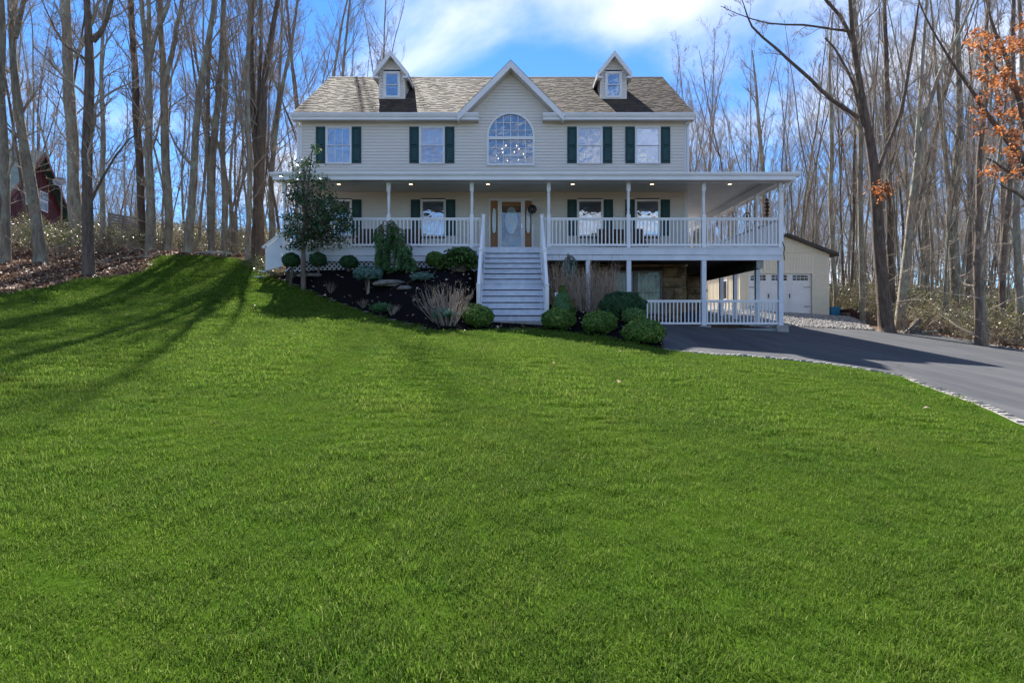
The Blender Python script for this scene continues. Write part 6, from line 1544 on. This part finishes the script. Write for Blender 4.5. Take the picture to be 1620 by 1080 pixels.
Cn = np.concatenate(Cn); n = len(Cn); Nn = r.normal(size=(n, 3)); Nn[:, 2] += .3
hgt = Cn[:, 2] + rt[2]; rn = np.clip(r.uniform(0, .75, n) + .28 * (hgt > 4.4) * r.uniform(0, 1, n) + (r.uniform(size=n) < .03) * .4, 0, 1)  # leaves high in the crown coloured paler, imitating highlights
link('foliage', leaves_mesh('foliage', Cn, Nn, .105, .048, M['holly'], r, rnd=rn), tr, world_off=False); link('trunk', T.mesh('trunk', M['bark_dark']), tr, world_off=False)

# ------------------------------------------------------------------ undergrowth
def thicket_mesh(seed, R_, H, nl, mat, L=.09, twigs=34):
    r = np.random.default_rng(seed); T = Tube(); C_ = []
    PT = dict(seg=[4, 3, 2], sides=[4, 3, 3], kids=[4, 3], wob=.22, trop=.02, rmin=.003)
    tips = []
    for k in range(twigs):
        a = r.uniform(0, 6.28); d = unit(np.array([math.cos(a) * .8, math.sin(a) * .8, r.uniform(.4, 1.3)])); b = np.array([math.cos(a) * R_ * r.uniform(0, .4), math.sin(a) * R_ * r.uniform(0, .4), -.05])
        branch(T, b, d, H * r.uniform(.7, 1.25), .010, 0, 2, r, PT, tips)
    tips = np.array(tips); c = tips[r.integers(0, len(tips), nl)] + r.normal(0, .06, (nl, 3)); Nn = r.normal(size=(nl, 3)); Nn[:, 2] = np.abs(Nn[:, 2]) + .5
    return T.mesh('twigs', M['tantwig'] if seed % 2 else M['twig']), leaves_mesh('leaves', c, Nn, L, L * .45, mat, r)
TH = [thicket_mesh(300 + i, 1.0, 1.35, 620, M['thicket']) for i in range(4)]; LA = [thicket_mesh(320 + i, .9, 1.0, 700, M['laurel'], .10, 22) for i in range(3)]
def place_shrub(ms, x, y, s, label, group, name='thicket_shrub', sz=None):
    t = bpy.data.objects.new(name, None); COL.objects.link(t); t.location = (x, y, hz(x, y)); t.rotation_euler = (0, 0, random.uniform(0, 6.28)); t.scale = (s, s, sz or s * random.uniform(.8, 1.2)); tag(t, label, 'shrub', group)
    for nm, me in zip(('twigs', 'leaves'), ms):
        o = bpy.data.objects.new(nm, me); COL.objects.link(o); o.parent = t
r = np.random.default_rng(9)
def where(px, marks): return next(n for q, n in marks if px < q)
THL = [(1480, 'just right of the broken stump'), (1530, 'left of the pale leaning stem beyond the drive'), (1580, 'around the pale leaning stem beyond the drive'), (9999, 'under the orange oak leaves at the right edge')]
LAL = [(30, 'at the left edge of the picture'), (80, 'around the leaning left trunk'), (130, 'below the satellite dish'), (9999, 'in front of the board fence')]
for k in range(46):
    px = r.uniform(1442, 1650); D = r.uniform(0, 1) ** 1.3 * 9 + np.interp(px, [1400, 1490, 1560, 1620], [22.8, 21.6, 19.0, 17.7]) + .8
    place_shrub(TH[r.integers(0, 4)], WX(px, D), D, r.uniform(.7, 1.15), 'tangled half-leafless shrub, ' + where(px, THL), 'shrubs of the thicket, ' + where(px, THL))
for k in range(16):
    D = r.uniform(29, 36); place_shrub(TH[r.integers(0, 4)], r.uniform(18.6, 24), D, r.uniform(.6, .95), 'low leafless shrub under the trees right of the garage', 'shrubs under the trees right of the garage')
for k in range(34):
    px = r.uniform(-30, 215); D = r.uniform(20.5, 29); x = WX(px, D)
    if px > 120 and D < 23: continue
    place_shrub(LA[r.integers(0, 3)] if r.uniform() < .7 else TH[r.integers(0, 4)], x, D, r.uniform(.65, 1.05), 'mountain laurel shrub, ' + where(px, LAL), 'laurel shrubs on the left forest edge, ' + where(px, LAL), 'laurel_shrub')
for k in range(22):
    px = r.uniform(200, 420); D = r.uniform(26.5, 32); place_shrub(LA[r.integers(0, 3)] if r.uniform() < .4 else TH[r.integers(0, 4)], WX(px, D), D, r.uniform(.4, .8), 'low scrubby shrub at the foot of the left grove', 'shrubs at the foot of the left grove')
for k, (px, D) in enumerate(((428, 20.3), (420, 21.2), (410, 22.0))):
    place_shrub(LA[k % 3], WX(px, D), D, .55, 'sunlit laurel beside the left porch stairs', 'laurels beside the left porch stairs', 'laurel_shrub')
# fallen wood and stones near the lawn edges
lg = thing('fallen_log', 'short mossy log lying on leaves at the top of the lawn', 'log', (WX(335, 24.6), 24.6, hz(WX(335, 24.6), 24.6)))
MB().tube([(-.8, .1, .02), (0, 0, .06), (.8, .1, .02)], [.10, .13, .11], 10).build('trunk', M['bark'], lg, world_off=False, smooth=True)
sp = thing('stump_debris', 'broken brown stump with torn slabs right of the big forked tree', 'stump', (WX(1446, 21.9), 21.9, hz(WX(1446, 21.9), 21.9)))
MB().hexa([(-.5, -.1, 0), (.15, -.15, 0), (.2, .1, 0), (-.4, .12, 0), (-.05, -.08, .38), (.12, -.1, .42), (.12, .05, .4), (0, .05, .36)]).build('torn_slab', M['deadwood'], sp, world_off=False)
MB().tube([(.1, .1, -.05), (.12, .12, .3), (.3, .1, .55)], [.2, .17, .1], 9).build('stump', M['bark_dark'], sp, world_off=False)
MB().tube([(.2, -.1, .05), (.9, 0, .08)], [.07, .04], 7).build('limb', M['bark'], sp, world_off=False)

# distant woodland closing the view, and brush between the nearer trunks
dw = bpy.data.collections.new('distant_trees')
for i, tm in enumerate(TM[:5]):
    c = bpy.data.collections.new('distant_tree_%d' % i); dw.children.link(c)
    for nm, me in zip(('trunk', 'crown'), tm): c.objects.link(bpy.data.objects.new('distant_%s_%d' % (nm, i), me))
r = np.random.default_rng(31)
def wedge(n, a, b, y0, y1):
    y = r.uniform(y0, y1, n); return np.stack([r.uniform(a, b, n) * y, y], 1)
g = np.concatenate([wedge(230, .30, 1.05, 72, 125), wedge(110, -1.05, -.36, 72, 120)])
rot = np.zeros((len(g), 3)); rot[:, 2] = r.uniform(0, 6.28, len(g)); rot[:, :2] = r.normal(0, .05, (len(g), 2))
scatter('distant_wood', np.stack([g[:, 0], g[:, 1], h(g[:, 0], g[:, 1])], 1), r.integers(0, 5, len(g)), r.uniform(.75, 1.0, len(g)).astype(np.float32), dw, 'distant bare woodland closing the view behind the nearer trees', 'woods', rot=rot)
br = bpy.data.collections.new('brush')
for i, ms in enumerate(TH[:3]):
    c = bpy.data.collections.new('brush_%d' % i); br.children.link(c)
    for nm, me in zip(('twigs', 'leaves'), ms): c.objects.link(bpy.data.objects.new('brush_%s_%d' % (nm, i), me))
g = np.concatenate([wedge(420, .57, 1.0, 28, 62), wedge(170, -.95, -.42, 34, 60), wedge(90, .30, .58, 44, 62)]); g = g[~((g[:, 0] > 8) & (g[:, 0] < 18) & (g[:, 1] < 41)) & ~((g[:, 0] > -42) & (g[:, 0] < -26) & (g[:, 1] < 42))]
scatter('underbrush', np.stack([g[:, 0], g[:, 1], h(g[:, 0], g[:, 1])], 1), r.integers(0, 3, len(g)), r.uniform(.8, 1.5, len(g)).astype(np.float32), br, 'tangled brown underbrush among the trunks of the woods', 'brush')
# twigs that carry the leaf cluster on the big forked tree
tw_ = Tube(); rt = np.array(P(1392, 312, 21.8))
for k in range(9):
    e = np.array(P(r.normal(1396, 11), r.normal(297, 7), 21.4 + r.normal(0, .2))); tw_.add([rt, (rt + e) / 2 + r.normal(0, .05, 3), e], [.014, .009, .004], 4)
link('leafy_shoots', tw_.mesh('leafy_shoots', M['twig']), big)
